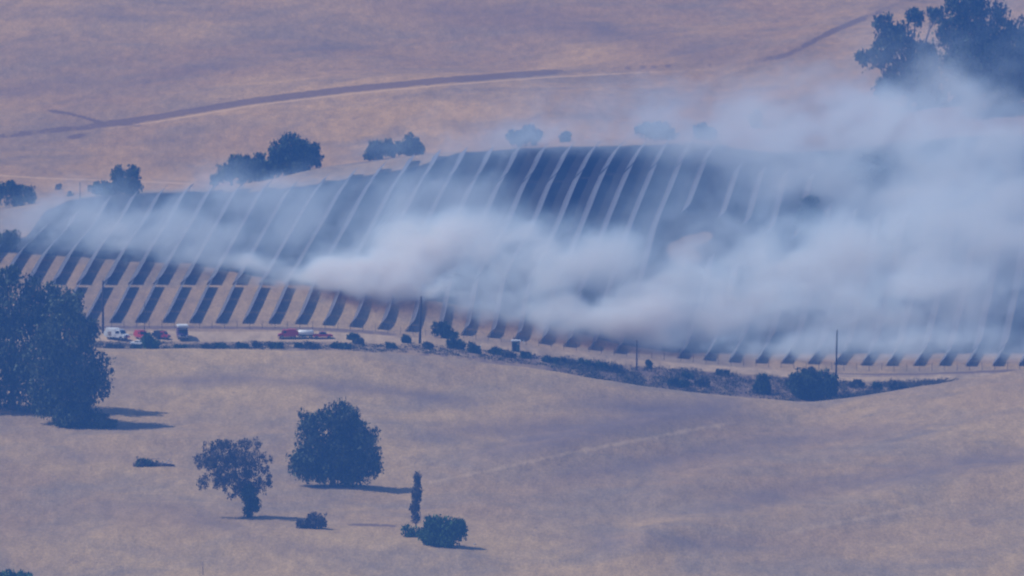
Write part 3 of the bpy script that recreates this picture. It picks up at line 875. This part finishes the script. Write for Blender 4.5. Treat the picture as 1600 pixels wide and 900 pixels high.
tree('shrub', 'blue grey round bush behind the crest rows at mid frame', 'bush', 822, 228,
     [(828, 207, 14, 11), (806, 212, 13, 9), (840, 212, 9, 7), (822, 219, 22, 7)], 2600, .48, M_OAK, 1, .3, 'bushes on the crest', 58, y0=3300)
tree('shrub', 'tiny faint bush right of the blue grey crest bush', 'bush', 883, 222,
     [(883, 214, 9, 6)], 500, .48, M_OAK, .5, .15, None, 59, y0=3300)
tree('shrub', 'wide faint bush behind the right crest rows, half lost in smoke', 'bush', 1022, 224,
     [(1012, 208, 18, 10), (1032, 206, 20, 10), (1050, 212, 12, 8)], 2600, .48, M_OAK, .8, .2, None, 60, y0=3300)
tree('shrub', 'faint bush at the right end of the crest rows', 'bush', 1102, 238,
     [(1098, 224, 12, 10), (1110, 230, 10, 8)], 1300, .48, M_OAK, .8, .2, None, 61, y0=3290)
tree('shrub', 'dark bush among smoke right of the last short row', 'bush', 1266, 366,
     [(1266, 330, 18, 20), (1256, 345, 16, 16), (1276, 350, 14, 14)], 3600, .5, M_OAK, 1.2, .3, None, 62, y0=3100, y1=3230)
tree('oak_tree', 'dark tree mass showing through the upper smoke', 'tree', 1365, 285,
     [(1365, 255, 24, 16), (1345, 262, 16, 12), (1385, 262, 16, 14)], 3600, .5, M_OAK, 1.5, .3, None, 63, y0=3200)
tree('shrub', 'small dark bush poking through smoke left of the big eucalyptus', 'bush', 1182, 200,
     [(1182, 186, 10, 11)], 800, .5, M_OAK, .8, .2, None, 64, y0=3320)
tree('shrub', 'dark smoky bush at the far left behind the first row ends', 'bush', 18, 392,
     [(14, 374, 17, 15), (0, 380, 14, 12)], 1800, .45, M_OAK, .8, .2, None, 65, y0=3040, y1=3140)
# tall eucalypts, upper right
tree('eucalyptus_tree', 'tall airy eucalyptus at upper right, left of the pair', 'tree', 1420, 172,
     [(1380, 34, 18, 12), (1400, 60, 30, 22), (1365, 92, 22, 12), (1430, 24, 18, 10), (1440, 90, 34, 22), (1410, 118, 34, 22), (1385, 78, 22, 16), (1462, 22, 10, 12), (1345, 88, 8, 6), (1450, 122, 22, 20), (1400, 138, 40, 16), (1450, 146, 30, 14)],
     13000, .62, M_EUC, 7, .7, 'tall eucalypts at upper right', 66, y0=3290, droop=.5)
tree('eucalyptus_tree', 'tallest dense eucalyptus cut by the top right corner', 'tree', 1530, 172,
     [(1510, 5, 34, 22), (1490, 45, 30, 24), (1545, 40, 38, 34), (1525, 85, 48, 34), (1580, 70, 28, 36), (1500, 110, 34, 28), (1570, 118, 40, 30), (1475, 40, 10, 16), (1520, -25, 30, 18), (1530, 140, 56, 20), (1580, 145, 30, 16)],
     22000, .62, M_EUC, 8, .9, 'tall eucalypts at upper right', 67, y0=3290, droop=.5)
tree('eucalyptus_tree', 'dense eucalyptus trimmed by the right frame edge', 'tree', 1612, 168,
     [(1615, 50, 26, 24), (1605, 95, 30, 30), (1640, 90, 34, 40), (1600, 130, 30, 20)],
     10000, .62, M_EUC, 7, .7, 'tall eucalypts at upper right', 68, y0=3290, droop=.5)
# specks on the far hill
for i, (bx, by, rx, sp) in enumerate([(91, 293, 4, 'upright dark speck of a bush on tan ground at far left'), (110, 304, 3.2, 'low dark speck of a bush right of the upright one at far left'),
        ]):
    tree('shrub', sp, 'bush', bx, by + rx * .8, [(bx, by, rx, rx * .8), (bx + rx * .5, by + 1, rx * .6, rx * .5)], 90, .45, M_SCRUB, .3, .06, 'speck bushes on the far hill', 80 + i, y0=3260)

# fallen trunk with debris, near field
g = ground(243, 729, 2600, 2900)
root = empty('fallen_tree', g, 'fallen dark tree with pale broken limbs lying left of the grey tree', 'fallen tree')
root.scale = (1.25, 1.25, 1.5)
bm = bmesh.new(); add_tube(bm, [(-4.2, 0, .25), (-2, .2, .4), (1, .1, .3), (3.6, -.2, .15)], [.35, .4, .28, .12], 8); bm_obj('trunk', bm, M_BARK, root, True)
for k in range(7):
    bm = bmesh.new(); x = -3.2 + k * .95
    add_tube(bm, [(x, 0, .3), (x + rnd.uniform(-.6, .9), rnd.uniform(-.8, .8), rnd.uniform(.5, 1.2)), (x + rnd.uniform(-.8, 1.6), rnd.uniform(-1.2, 1.2), rnd.uniform(.1, 1.5))], [.1, .07, .03], 5)
    bm_obj('branch', bm, M_DEADWOOD if k > 3 else M_BARK, root)
leaves('dead_leaves', [(-2.6, 0, .6, 1.5, 1, .55), (.2, 0, .5, 1.1, .8, .35), (-1, 0, .4, 2, .8, .3)], 520, .3, M_OAK, root, 77)
# ------------------------------------------------------------------ vehicles
M_WHITE = varied('white_vehicle_paint', (0.74, 0.76, 0.76), (0.82, 0.83, 0.82), 1.2, 0.35, spec=0.5)
M_RED = varied('red_vehicle_paint', (0.42, 0.02, 0.025), (0.55, 0.03, 0.03), 1.2, 0.35, spec=0.5)
M_PURP = varied('dark_violet_vehicle_paint', (0.07, 0.03, 0.12), (0.10, 0.05, 0.17), 1.2, 0.3, spec=0.5)
M_TEAL = varied('dark_green_vehicle_paint', (0.03, 0.09, 0.08), (0.05, 0.12, 0.10), 1.2, 0.4, spec=0.5)
M_GLASS = varied('dark_vehicle_glass', (0.015, 0.02, 0.03), (0.03, 0.035, 0.045), 1.0, 0.08, spec=0.7)
M_TYRE = varied('tyre_rubber', (0.015, 0.015, 0.015), (0.03, 0.03, 0.03), 6, 0.85)
M_CHROME = varied('polished_metal', (0.7, 0.7, 0.72), (0.8, 0.8, 0.82), 3, 0.15, 1.0)
M_LAMP = varied('lamp_lens', (0.85, 0.86, 0.88), (0.92, 0.92, 0.92), 3, 0.12, spec=0.8)
M_BLUELAMP = varied('beacon_lens', (0.5, 0.03, 0.04), (0.6, 0.05, 0.05), 3, 0.2)
M_DARKTRIM = varied('dark_trim', (0.03, 0.03, 0.035), (0.05, 0.05, 0.055), 3, 0.6)

def wheel(root, x, y, r=.42, wd=.28):
    bm = bmesh.new()
    bmesh.ops.create_cone(bm, cap_ends=True, segments=18, radius1=r, radius2=r, depth=wd, matrix=Matrix.Translation((x, y, r)) @ Matrix.Rotation(math.pi / 2, 4, 'X'))
    t = bm_obj('wheel', bm, M_TYRE, root)
    bm = bmesh.new()
    s = -1 if y < 0 else 1
    bmesh.ops.create_cone(bm, cap_ends=True, segments=14, radius1=r * .58, radius2=r * .5, depth=.05, matrix=Matrix.Translation((x, y + s * (wd / 2 + .015), r)) @ Matrix.Rotation(-s * math.pi / 2, 4, 'X'))
    bm_obj('rim', bm, M_CHROME, t)

def side_prof(root, name, prof, w_, m, bev=.05):
    """prof in (x,z); extruded across the vehicle width"""
    bm = bmesh.new()
    a = [bm.verts.new((p[0], -w_ / 2, p[1])) for p in prof]
    b = [bm.verts.new((p[0], w_ / 2, p[1])) for p in prof]
    n = len(prof)
    for k in range(n): bm.faces.new((a[k], b[k], b[(k + 1) % n], a[(k + 1) % n]))
    bm.faces.new(a); bm.faces.new(b[::-1])
    bmesh.ops.recalc_face_normals(bm, faces=bm.faces[:])
    bmesh.ops.bevel(bm, geom=bm.edges[:], offset=bev, segments=2, affect='EDGES', profile=.6)
    return bm_obj(name, bm, m, root)

def box_part(root, name, c, d, m, bev=.02):
    bm = bmesh.new(); add_box(bm, c, d, bevel=bev)
    return bm_obj(name, bm, m, root)

def fire_truck(px, py, head, label, cm, bm_, roof=None, L_=6.6, hgt=2.9, y0=2984, y1=3004, scale=1.0, name='fire_truck', cat='fire truck', rack=True, cover=False):
    """front faces local +x"""
    root = empty(name, ground(px, py, y0, y1), label, cat, None, math.radians(head))
    root.scale = (scale,) * 3
    hx = L_ / 2
    W = 2.35
    # cab with raked windscreen and a short hood
    side_prof(root, 'cab', [(hx, .55), (hx, 1.25), (hx - .9, 1.45), (hx - 1.35, 2.35), (hx - 2.6, 2.42), (hx - 2.6, .55)], W, cm)
    side_prof(root, 'windshield', [(hx - .90, 1.50), (hx - .86, 1.52), (hx - 1.27, 2.26), (hx - 1.33, 2.26)], W - .35, M_GLASS, .008)
    for s in (-1, 1):
        bm = bmesh.new(); add_box(bm, (hx - 1.95, s * (W / 2 + .006), 1.85), (.95, .03, .62), bevel=.01)
        bm_obj('side_window', bm, M_GLASS, root)
    box_part(root, 'body', (-1.25, 0, 1.62), (L_ - 2.75, W + .08, 2.0), bm_, .07)
    box_part(root, 'chassis', (-.1, 0, .58), (L_ - .5, 1.4, .28), M_DARKTRIM, .03)
    for k in range(3):
        for s in (-1, 1):
            b = box_part(root, 'locker_door', (-2.5 + k * 1.15, s * (W / 2 + .05), 1.45), (1.0, .05, 1.1), M_CHROME if k == 1 and bm_ is M_WHITE else bm_, .015)
            box_part(b, 'handle', (-2.5 + k * 1.15, s * (W / 2 + .085), 1.05), (.3, .03, .05), M_DARKTRIM, .005)
    box_part(root, 'bumper', (hx + .1, 0, .68), (.22, W, .3), M_CHROME, .04)
    box_part(root, 'grille', (hx + .015, 0, 1.0), (.06, 1.1, .36), M_DARKTRIM, .01)
    for s in (-1, 1):
        box_part(root, 'headlight', (hx + .03, s * .85, 1.0), (.08, .36, .28), M_LAMP, .03)
    b = box_part(root, 'light_bar', (hx - 1.7, 0, 2.5), (.35, 1.7, .16), roof or M_BLUELAMP, .04)
    if rack:
        for s in (-1, 1):
            r_ = box_part(root, 'ladder_rail', (-1.3, s * .35, 2.78), (3.4, .1, .12), M_WHITE, .01)
        for k in range(9):
            box_part(root, 'ladder_rung', (-2.8 + k * .38, 0, 2.78), (.1, .66, .06), M_WHITE, .005)
    if cover:
        box_part(root, 'roof_cover', (.2, 0, 3.15), (4.6, 2.5, .5), M_WHITE, .08)
        for x in (-1.6, 1.2):
            for s in (-1, 1): box_part(root, 'roof_strut', (x, s * 1.0, 2.72), (.08, .08, .5), M_DARKTRIM, .01)
    for x in (hx - 1.0, -hx + 1.2):
        for s in (-1, 1): wheel(root, x, s * (W / 2 - .14), .48, .3)
    return root

def pickup(px, py, head, label, cm, y0=2984, y1=3004, scale=1.0, name='pickup_truck', cat='pickup truck', bar=False, roof=None, bedm=None):
    root = empty(name, ground(px, py, y0, y1), label, cat, None, math.radians(head))
    root.scale = (scale,) * 3
    W = 2.0
    side_prof(root, 'body', [(2.7, .5), (2.72, .95), (2.55, 1.08), (1.25, 1.16), (-.95, 1.16), (-2.7, 1.12), (-2.7, .5)], W, cm, .06)
    side_prof(root, 'cab', [(1.25, 1.1), (.65, 1.74), (-.75, 1.78), (-1.0, 1.1)], W - .22, roof or cm, .05)
    side_prof(root, 'windshield', [(1.24, 1.20), (1.20, 1.16), (.70, 1.68), (.76, 1.70)], W - .42, M_GLASS, .008)
    for s in (-1, 1):
        for x in (.15, -.55):
            bm = bmesh.new(); add_box(bm, (x, s * (W / 2 - .10), 1.44), (.58, .03, .36), bevel=.01)
            bm_obj('side_window', bm, M_GLASS, root)
        box_part(root, 'headlight', (2.72, s * .78, .86), (.08, .34, .2), M_LAMP, .03)
    box_part(root, 'truck_bed', (-1.85, 0, 1.14), (1.5, 1.6, .1), bedm or M_DARKTRIM, .02)
    box_part(root, 'bumper', (2.8, 0, .58), (.18, W - .1, .22), M_CHROME, .04)
    box_part(root, 'grille', (2.74, 0, .84), (.05, 1.1, .24), M_DARKTRIM, .01)
    if bar: box_part(root, 'light_bar', (0, 0, 1.87), (.28, 1.3, .14), bar, .04)
    for x in (1.75, -1.65):
        for s in (-1, 1): wheel(root, x, s * (W / 2 - .1), .4, .26)
    return root

fire_truck(183, 531, -32, 'big white fire truck on the dirt road beside the left pole', M_WHITE, M_WHITE, roof=M_WHITE, L_=5.6, scale=1.06)
fire_truck(221, 530, -65, 'red fire truck partly hidden behind the thin pole and white car', M_RED, M_RED, L_=5.0, scale=.86, rack=False)
pickup(216, 540, -25, 'low white pickup nearest the camera, in front of the red truck', M_WHITE, y0=2972, y1=2990, scale=.75, bedm=M_WHITE)
fire_truck(253, 530, -25, 'red fire truck right of the green bush, with dark hose bed', M_RED, M_DARKTRIM, L_=5.0, scale=.80, rack=False)
fire_truck(285, 530, -84, 'dark violet fire truck facing the camera under a white roof rack', M_PURP, M_PURP, roof=M_WHITE, L_=5.6, scale=1.08, rack=True, cover=True)
fire_truck(449, 529, 184, 'red fire engine heading left at the rear of the middle group', M_RED, M_RED, L_=5.2, scale=.9, rack=False)
g = ground(478, 529, 2984, 3004)
root = empty('tank_trailer', g, 'pale grey tank trailer parked between the two red trucks', 'trailer')
box_part(root, 'frame', (0, 0, .62), (4.4, 1.7, .18), M_DARKTRIM, .03)
bm = bmesh.new(); add_tube(bm, [(-1.95, 0, 1.35), (-1.8, 0, 1.35), (1.8, 0, 1.35), (1.95, 0, 1.35)], [.55, .75, .75, .55], 18); bm_obj('tank', bm, M_WHITE, root, True)
box_part(root, 'hatch', (.3, 0, 2.14), (.5, .5, .14), M_CHROME, .03)
for x in (-1.2, -.3, 1.2):
    for s in (-1, 1): wheel(root, x, s * .86, .4, .24)
pickup(504, 529, 8, 'red pickup at the right end of the middle vehicle group', M_RED, scale=.92, bar=M_BLUELAMP, roof=M_PURP)
# small cabin on the verge
g = ground(806, 549, 2950, 2996)
root = empty('utility_cabin', g, 'small dark green cabin with pale flat roof below a panel row end', 'cabin')
box_part(root, 'wall', (0, 0, 1.25), (2.0, 2.0, 2.5), M_TEAL, .03)
box_part(root, 'roof', (0, 0, 2.66), (2.5, 2.5, .34), M_WHITE, .04)
d = box_part(root, 'door', (-.3, -1.01, 1.05), (.8, .05, 1.9), M_DARKTRIM, .01)
box_part(d, 'handle', (0, -1.06, 1.05), (.06, .06, .14), M_CHROME, .01)
box_part(root, 'vent', (.6, -1.01, 1.9), (.45, .05, .3), M_CHROME, .01)
# little white marker box next to the short verge bush
for (mx, my, lab) in ((751, 545, 'tiny white marker post right of the upright verge bush'), (818, 530, 'tiny pale marker post beside the small green cabin'), (741, 851, 'small pale stone at the foot of the bright green bush'), (662, 850, 'small pale stone left of the bright green bush')):
    st_ = 'stone' in lab
    g = ground(mx, my, 2560 if my > 800 else 2940, 3004)
    bm = bmesh.new()
    if st_:
        bmesh.ops.create_icosphere(bm, subdivisions=2, radius=.32)
        for v in bm.verts: v.co = Vector((v.co.x * 1.3, v.co.y, v.co.z * .8)) * (1 + .2 * math.sin(7 * v.co.x + 5 * v.co.z))
    else:
        add_tube(bm, [(0, 0, -.2), (0, 0, .8), (0, 0, .95)], [.1, .1, .05], 8)
    o = bm_obj('field_stone' if st_ else 'marker_post', bm, M_DEADWOOD if st_ else M_WHITE)
    o.location = g
    tag(o, lab, 'stone' if st_ else 'marker post')

# ------------------------------------------------------------------ smoke (a fog grid made from wisps that stand over the slope)
# (px, py, rx, ry, optical depth, lift in m above the slope, depth sigma m, warm)
PUFF = [
 # thin veil over the left rows
 (60, 345, 50, 26, .30, 6, 22), (110, 378, 60, 14, .5, 3, 14), (150, 345, 60, 24, .55, 6, 22), (250, 345, 70, 32, .6, 7, 22), (340, 372, 70, 28, .75, 6, 20),
 (375, 305, 46, 18, .9, 8, 18), (430, 300, 60, 16, .65, 8, 18), (450, 335, 60, 34, .7, 8, 22), (560, 325, 60, 38, .62, 9, 22), (660, 310, 50, 36, .6, 9, 22), (740, 290, 40, 44, .35, 9, 22),
 (240, 390, 70, 13, .5, 2.5, 10), (300, 400, 55, 12, .6, 2.5, 10), (180, 380, 60, 16, .3, 3, 12),
 # fire line plume, bright
 (350, 412, 40, 9, .6, 2, 8), (420, 418, 45, 13, .9, 2.5, 9), (480, 428, 40, 14, 1.3, 2.5, 9), (540, 430, 42, 17, 2.2, 3, 9), (590, 438, 40, 18, 2.8, 3.5, 9), (625, 432, 30, 24, 3.0, 3.5, 9),
 (655, 402, 38, 24, 2.4, 5, 10), (690, 378, 46, 22, 2.2, 7, 12), (740, 352, 46, 18, 1.6, 8, 14), (620, 372, 40, 18, .9, 7, 14), (520, 395, 60, 20, .7, 5, 14),
 (790, 378, 55, 30, 1.5, 8, 14), (860, 372, 50, 26, 1.4, 9, 14), (720, 420, 60, 20, 1.1, 4, 12), (800, 430, 60, 26, 1.1, 5, 12), (880, 410, 60, 34, 1.2, 8, 14),
 (690, 452, 45, 11, 1.2, 2.5, 8), (745, 462, 45, 11, 1.2, 2.5, 8), (650, 452, 30, 9, .9, 2, 8), (560, 448, 40, 9, .9, 2, 8), (830, 455, 60, 18, .9, 4, 10),
 (950, 395, 50, 36, 1.3, 9, 14), (1010, 425, 50, 24, 1.1, 8, 14), (800, 480, 60, 12, 1.3, 3, 9), (870, 492, 50, 14, 1.6, 3.5, 9), (940, 497, 50, 20, 2.2, 5, 10),
 (1000, 492, 50, 28, 2.6, 6, 11), (1070, 500, 60, 24, 2.1, 6, 12), (1130, 470, 60, 34, 2.2, 8, 14), (1060, 450, 50, 24, 1.2, 8, 14), (1200, 430, 60, 40, 1.7, 10, 16),
 (1280, 410, 70, 44, 1.5, 11, 18), (1370, 390, 70, 46, 1.6, 12, 20), (1460, 370, 70, 56, 1.6, 12, 20), (1560, 370, 70, 60, 1.5, 12, 20),
 (1240, 490, 70, 28, 1.4, 7, 14), (1340, 480, 70, 34, 1.4, 8, 16), (1440, 470, 70, 36, 1.3, 8, 16), (1550, 460, 70, 40, 1.2, 8, 16), (1200, 535, 80, 14, .45, 4, 10), (1350, 525, 90, 16, .6, 4, 12), (1500, 520, 90, 16, .5, 4, 12), (1100, 535, 60, 11, .4, 3, 9),
 # upper cloud
 (1150, 165, 36, 36, .3, 14, 18), (1200, 130, 44, 24, .45, 15, 18), (1270, 120, 50, 20, .5, 15, 18), (1190, 205, 46, 26, .5, 13, 18), (1270, 180, 56, 34, .9, 14, 20), (1350, 170, 50, 28, .85, 14, 20),
 (1340, 210, 70, 22, .9, 12, 20), (1430, 190, 56, 24, 1.1, 13, 20), (1500, 160, 34, 24, 1.1, 14, 20), (1480, 128, 24, 16, .5, 14, 18), (1520, 205, 60, 22, 1.1, 12, 20), (1590, 235, 50, 30, 1.1, 12, 20), (1590, 175, 60, 14, .6, 12, 20),
 (1190, 290, 40, 26, .4, 11, 18), (1240, 285, 40, 24, .5, 11, 18), (1310, 290, 46, 30, .8, 11, 18), (1400, 315, 50, 26, 1.1, 11, 20), (1470, 285, 56, 34, 1.2, 11, 20), (1570, 300, 60, 44, 1.3, 12, 20),
 (1340, 345, 40, 26, 1.1, 11, 18), (1190, 350, 34, 26, .5, 9, 16), (1570, 70, 50, 60, .35, 16, 20), (1420, 100, 60, 40, .22, 16, 20),
 # faint violet veil on the far slope
 (750, 190, 90, 34, .10, 16, 24), (880, 170, 90, 40, .14, 16, 24), (1000, 180, 80, 44, .24, 15, 24), (1080, 190, 60, 40, .3, 14, 22), (1100, 290, 50, 40, .2, 10, 20),
 (360, 268, 40, 12, .3, 8, 18), (690, 230, 60, 16, .25, 9, 18),
 # little plumes rising at the fire edge, far left
 # broad thin pall
 (70, 352, 50, 22, .6, 5, 18), (120, 335, 50, 22, .6, 6, 18), (40, 375, 30, 14, .5, 3, 12), (200, 318, 60, 18, .4, 6, 18), (170, 375, 80, 18, .5, 3, 14),
 (1400, 90, 60, 50, .35, 15, 18), (1550, 100, 70, 50, .4, 15, 18), (1440, 140, 60, 26, .5, 14, 18), (870, 215, 40, 14, .4, 8, 14),
 (390, 424, 36, 9, .7, 1.6, 6), (450, 436, 36, 9, .8, 1.6, 6), (510, 446, 36, 9, .9, 1.6, 6), (570, 452, 36, 9, .9, 1.6, 6), (630, 460, 36, 9, .8, 1.6, 6), (690, 468, 36, 9, .8, 1.6, 6), (750, 478, 36, 9, .8, 1.6, 6), (810, 492, 36, 9, .8, 1.6, 6), (870, 506, 36, 9, .9, 1.6, 6), (930, 520, 36, 10, 1.0, 1.8, 6), (1000, 530, 50, 9, .9, 1.8, 6),
 (822, 214, 50, 16, .55, 8, 14), (1020, 210, 60, 18, .8, 8, 14), (620, 236, 60, 14, .3, 8, 14), (1100, 220, 40, 24, .9, 8, 14), (1182, 180, 40, 26, 1.0, 8, 14), (1230, 265, 70, 34, .8, 9, 16), (1340, 275, 70, 40, .8, 10, 18), (1460, 270, 80, 50, .7, 11, 18), (1560, 300, 60, 60, .7, 11, 18), (1085, 400, 40, 14, .8, 5, 10), (1150, 330, 60, 40, .5, 8, 14), (200, 330, 120, 40, .35, 6, 18), (450, 310, 120, 36, .35, 8, 18), (700, 300, 110, 50, .3, 8, 18), (650, 400, 110, 50, .5, 5, 14),
 (1300, 545, 150, 18, .8, 3, 9), (1520, 545, 120, 18, .8, 3, 9), (1130, 540, 70, 14, .5, 3, 9), (1300, 225, 100, 22, .45, 11, 20), (1480, 225, 100, 24, .5, 11, 20), (1400, 160, 50, 16, .5, 13, 18), (1520, 155, 50, 14, .6, 13, 18),
 (1120, 250, 90, 60, .25, 11, 22), (1300, 240, 110, 50, .45, 12, 22), (1500, 240, 110, 50, .55, 12, 22), (1180, 400, 120, 60, .5, 9, 16), (1400, 450, 160, 70, .6, 9, 16), (1560, 420, 100, 80, .5, 9, 16),
 (900, 440, 120, 60, .45, 6, 14), (600, 360, 120, 50, .25, 7, 20), (300, 350, 140, 40, .22, 7, 20), (1020, 350, 70, 50, .35, 8, 16),
 (48, 378, 4, 14, .6, 2, 3), (92, 380, 5, 14, .6, 2, 3),
]

def make_smoke():
    ng = bpy.data.node_groups.new('smoke_grid', 'GeometryNodeTree')
    ng.interface.new_socket('Geometry', in_out='INPUT', socket_type='NodeSocketGeometry')
    ng.interface.new_socket('Geometry', in_out='OUTPUT', socket_type='NodeSocketGeometry')
    N = ng.nodes.new; L = ng.links.new
    gout = N('NodeGroupOutput')
    pos = N('GeometryNodeInputPosition').outputs[0]
    def vm(op, a, b=None, c=None):
        x = N('ShaderNodeVectorMath'); x.operation = op
        for k, v in ((0, a), (1, b), (2, c)):
            if v is None: continue
            if isinstance(v, tuple): x.inputs[k].default_value = v
            else: L(v, x.inputs[k])
        return x.outputs[1] if op in ('DOT_PRODUCT', 'LENGTH') else x.outputs[0]
    def mt(op, a, b=None, c=None, clamp=False):
        x = N('ShaderNodeMath'); x.operation = op; x.use_clamp = clamp
        for k, v in ((0, a), (1, b), (2, c)):
            if v is None: continue
            if isinstance(v, (int, float)): x.inputs[k].default_value = v
            else: L(v, x.inputs[k])
        return x.outputs[0]
    def noise(scale, detail, rough=.55, vec=None, dist=0., colr=False):
        n = N('ShaderNodeTexNoise')
        n.inputs['Scale'].default_value = scale; n.inputs['Detail'].default_value = detail
        n.inputs['Roughness'].default_value = rough; n.inputs['Distortion'].default_value = dist
        L(vec or pos, n.inputs['Vector'])
        return n.outputs['Color' if colr else 'Fac']
    # curl the wisps: shift the lookup point by coarse noise
    wv = vm('SUBTRACT', noise(0.055, 3, .6, colr=True), (.5, .5, .5))
    wv2 = vm('SUBTRACT', noise(0.17, 3, .6, vm('MULTIPLY', pos, (.8, .35, 1.3)), colr=True), (.5, .5, .5))
    q = vm('MULTIPLY_ADD', wv, (16, 14, 11), pos)
    q = vm('MULTIPLY_ADD', wv2, (12, 4, 9), q)
    total = None
    for (px, py, rx, ry, tau, lift, sg) in PUFF:
        rx, ry = rx * 1.28, ry * 1.22
        if py < 235: tau *= (1.3 if py > 140 else .9) if px > 1000 else 1.5
        elif px > 1140: tau *= 1.05
        elif tau > 1.9: tau *= (2.3 if px < 720 else 1.5)
        elif px > 1020: tau *= 1.4
        elif py < 345: tau *= .95
        g = ground(px, py, 3004, 3900)
        # stand the puff on the sight line, `lift` metres above the slope
        v = (450 - py) / F
        y = g.y
        for _ in range(400):
            s = y / (math.cos(PITCH) + v * math.sin(PITCH))
            x = (px - 800) / F * s
            z = CAMZ + s * (-math.sin(PITCH) + v * math.cos(PITCH))
            if z - gz(x, y) >= lift or y < 2990: break
            y -= 1.5
        m = F / y
        sx, sz = rx / m, ry / m
        d = vm('MULTIPLY', vm('SUBTRACT', q, (x, y, z)), (1 / sx, 1 / sg, 1 / sz))
        e = mt('EXPONENT', mt('MULTIPLY', mt('POWER', vm('DOT_PRODUCT', d, d), 1.35), -0.75))
        a = tau / (sg * 2.25)
        total = mt('MULTIPLY', e, a) if total is None else mt('MULTIPLY_ADD', e, a, total)
    # billow detail: stretched along the drift (towards +x and up)
    al, pe = (0.88, 0.1, 0.47), (-0.47, 0.0, 0.88)
    cx = N('ShaderNodeCombineXYZ')
    L(mt('MULTIPLY', vm('DOT_PRODUCT', q, al), .62), cx.inputs[0])
    L(mt('MULTIPLY', vm('DOT_PRODUCT', q, (0, 1, 0)), .22), cx.inputs[1])
    L(mt('MULTIPLY', vm('DOT_PRODUCT', q, pe), 1.35), cx.inputs[2])
    n1 = noise(0.085, 6, .62, cx.outputs[0], .6)
    det = mt('MULTIPLY_ADD', n1, 7.5, -2.65)
    det = mt('MAXIMUM', det, 0.3)
    det = mt('MINIMUM', det, 2.3)
    dens = mt('MULTIPLY', total, det)
    dens = mt('SUBTRACT', dens, 0.0006)
    dens = mt('MAXIMUM', dens, 0.0)
    vc = N('GeometryNodeVolumeCube')
    L(dens, vc.inputs['Density'])
    vc.inputs['Background'].default_value = 0
    lo, hi = SM_LO, SM_HI
    vc.inputs['Min'].default_value = lo; vc.inputs['Max'].default_value = hi
    vx = VOX
    for k, nm in enumerate(('Resolution X', 'Resolution Y', 'Resolution Z')):
        vc.inputs[nm].default_value = int((hi[k] - lo[k]) / vx[k])
    L(vc.outputs[0], gout.inputs[0])
    vol = bpy.data.volumes.new('smoke')
    o = bpy.data.objects.new('smoke', vol)
    C.objects.link(o)
    md = o.modifiers.new('smoke_grid', 'NODES'); md.node_group = ng
    m = bpy.data.materials.new('smoke'); m.use_nodes = True
    n = m.node_tree; n.nodes.clear()
    out = n.nodes.new('ShaderNodeOutputMaterial'); pv = n.nodes.new('ShaderNodeVolumeScatter')
    at = n.nodes.new('ShaderNodeAttribute'); at.attribute_name = 'density'
    mm_ = n.nodes.new('ShaderNodeMath'); mm_.operation = 'MULTIPLY'; mm_.inputs[1].default_value = SMOKE_D
    n.links.new(at.outputs['Fac'], mm_.inputs[0]); n.links.new(mm_.outputs[0], pv.inputs['Density'])
    pv.inputs['Color'].default_value = (*SMOKE_COL, 1)
    pv.inputs['Anisotropy'].default_value = 0.1
    n.links.new(pv.outputs[0], out.inputs['Volume'])
    sm = N('GeometryNodeSetMaterial'); sm.inputs['Material'].default_value = m
    L(vc.outputs[0], sm.inputs[0]); L(sm.outputs[0], gout.inputs[0])
    vol.materials.append(m)
    tag(o, 'white grey grass fire smoke drifting over the burned solar field', None, None, 'stuff')
    return o
SM_LO, SM_HI = (-150, 2985, -25), (190, 3400, 75)
VOX = (1.1, 2.6, 1.1)
SMOKE_COL = (0.66, 0.85, 1.0)   # fine smoke scatters blue most; only thick smoke turns white
SMOKE_D = 1.2
make_smoke()

# ------------------------------------------------------------------ air
gmin, gmax = GZ.min(), GZ.max()
bm = bmesh.new()
bx0, bx1, by0, by1 = -8200, 8200, -760, 7100
add_box(bm, ((bx0 + bx1) / 2, (by0 + by1) / 2, ((gmin - 1) + 216) / 2), (bx1 - bx0, by1 - by0, 216 - (gmin - 1)))
m = bpy.data.materials.new('haze'); m.use_nodes = True
n = m.node_tree; n.nodes.clear()
out = n.nodes.new('ShaderNodeOutputMaterial'); pv = n.nodes.new('ShaderNodeVolumePrincipled')
pv.inputs['Color'].default_value = (*HAZE_COL, 1)
pv.inputs['Density'].default_value = HAZE_D
pv.inputs['Anisotropy'].default_value = 0.0
n.links.new(pv.outputs[0], out.inputs['Volume'])
hz = bm_obj('haze', bm, m)
tag(hz, 'blue summer air haze over the whole valley', None, None, 'stuff')
print('ground z', gmin, gmax)
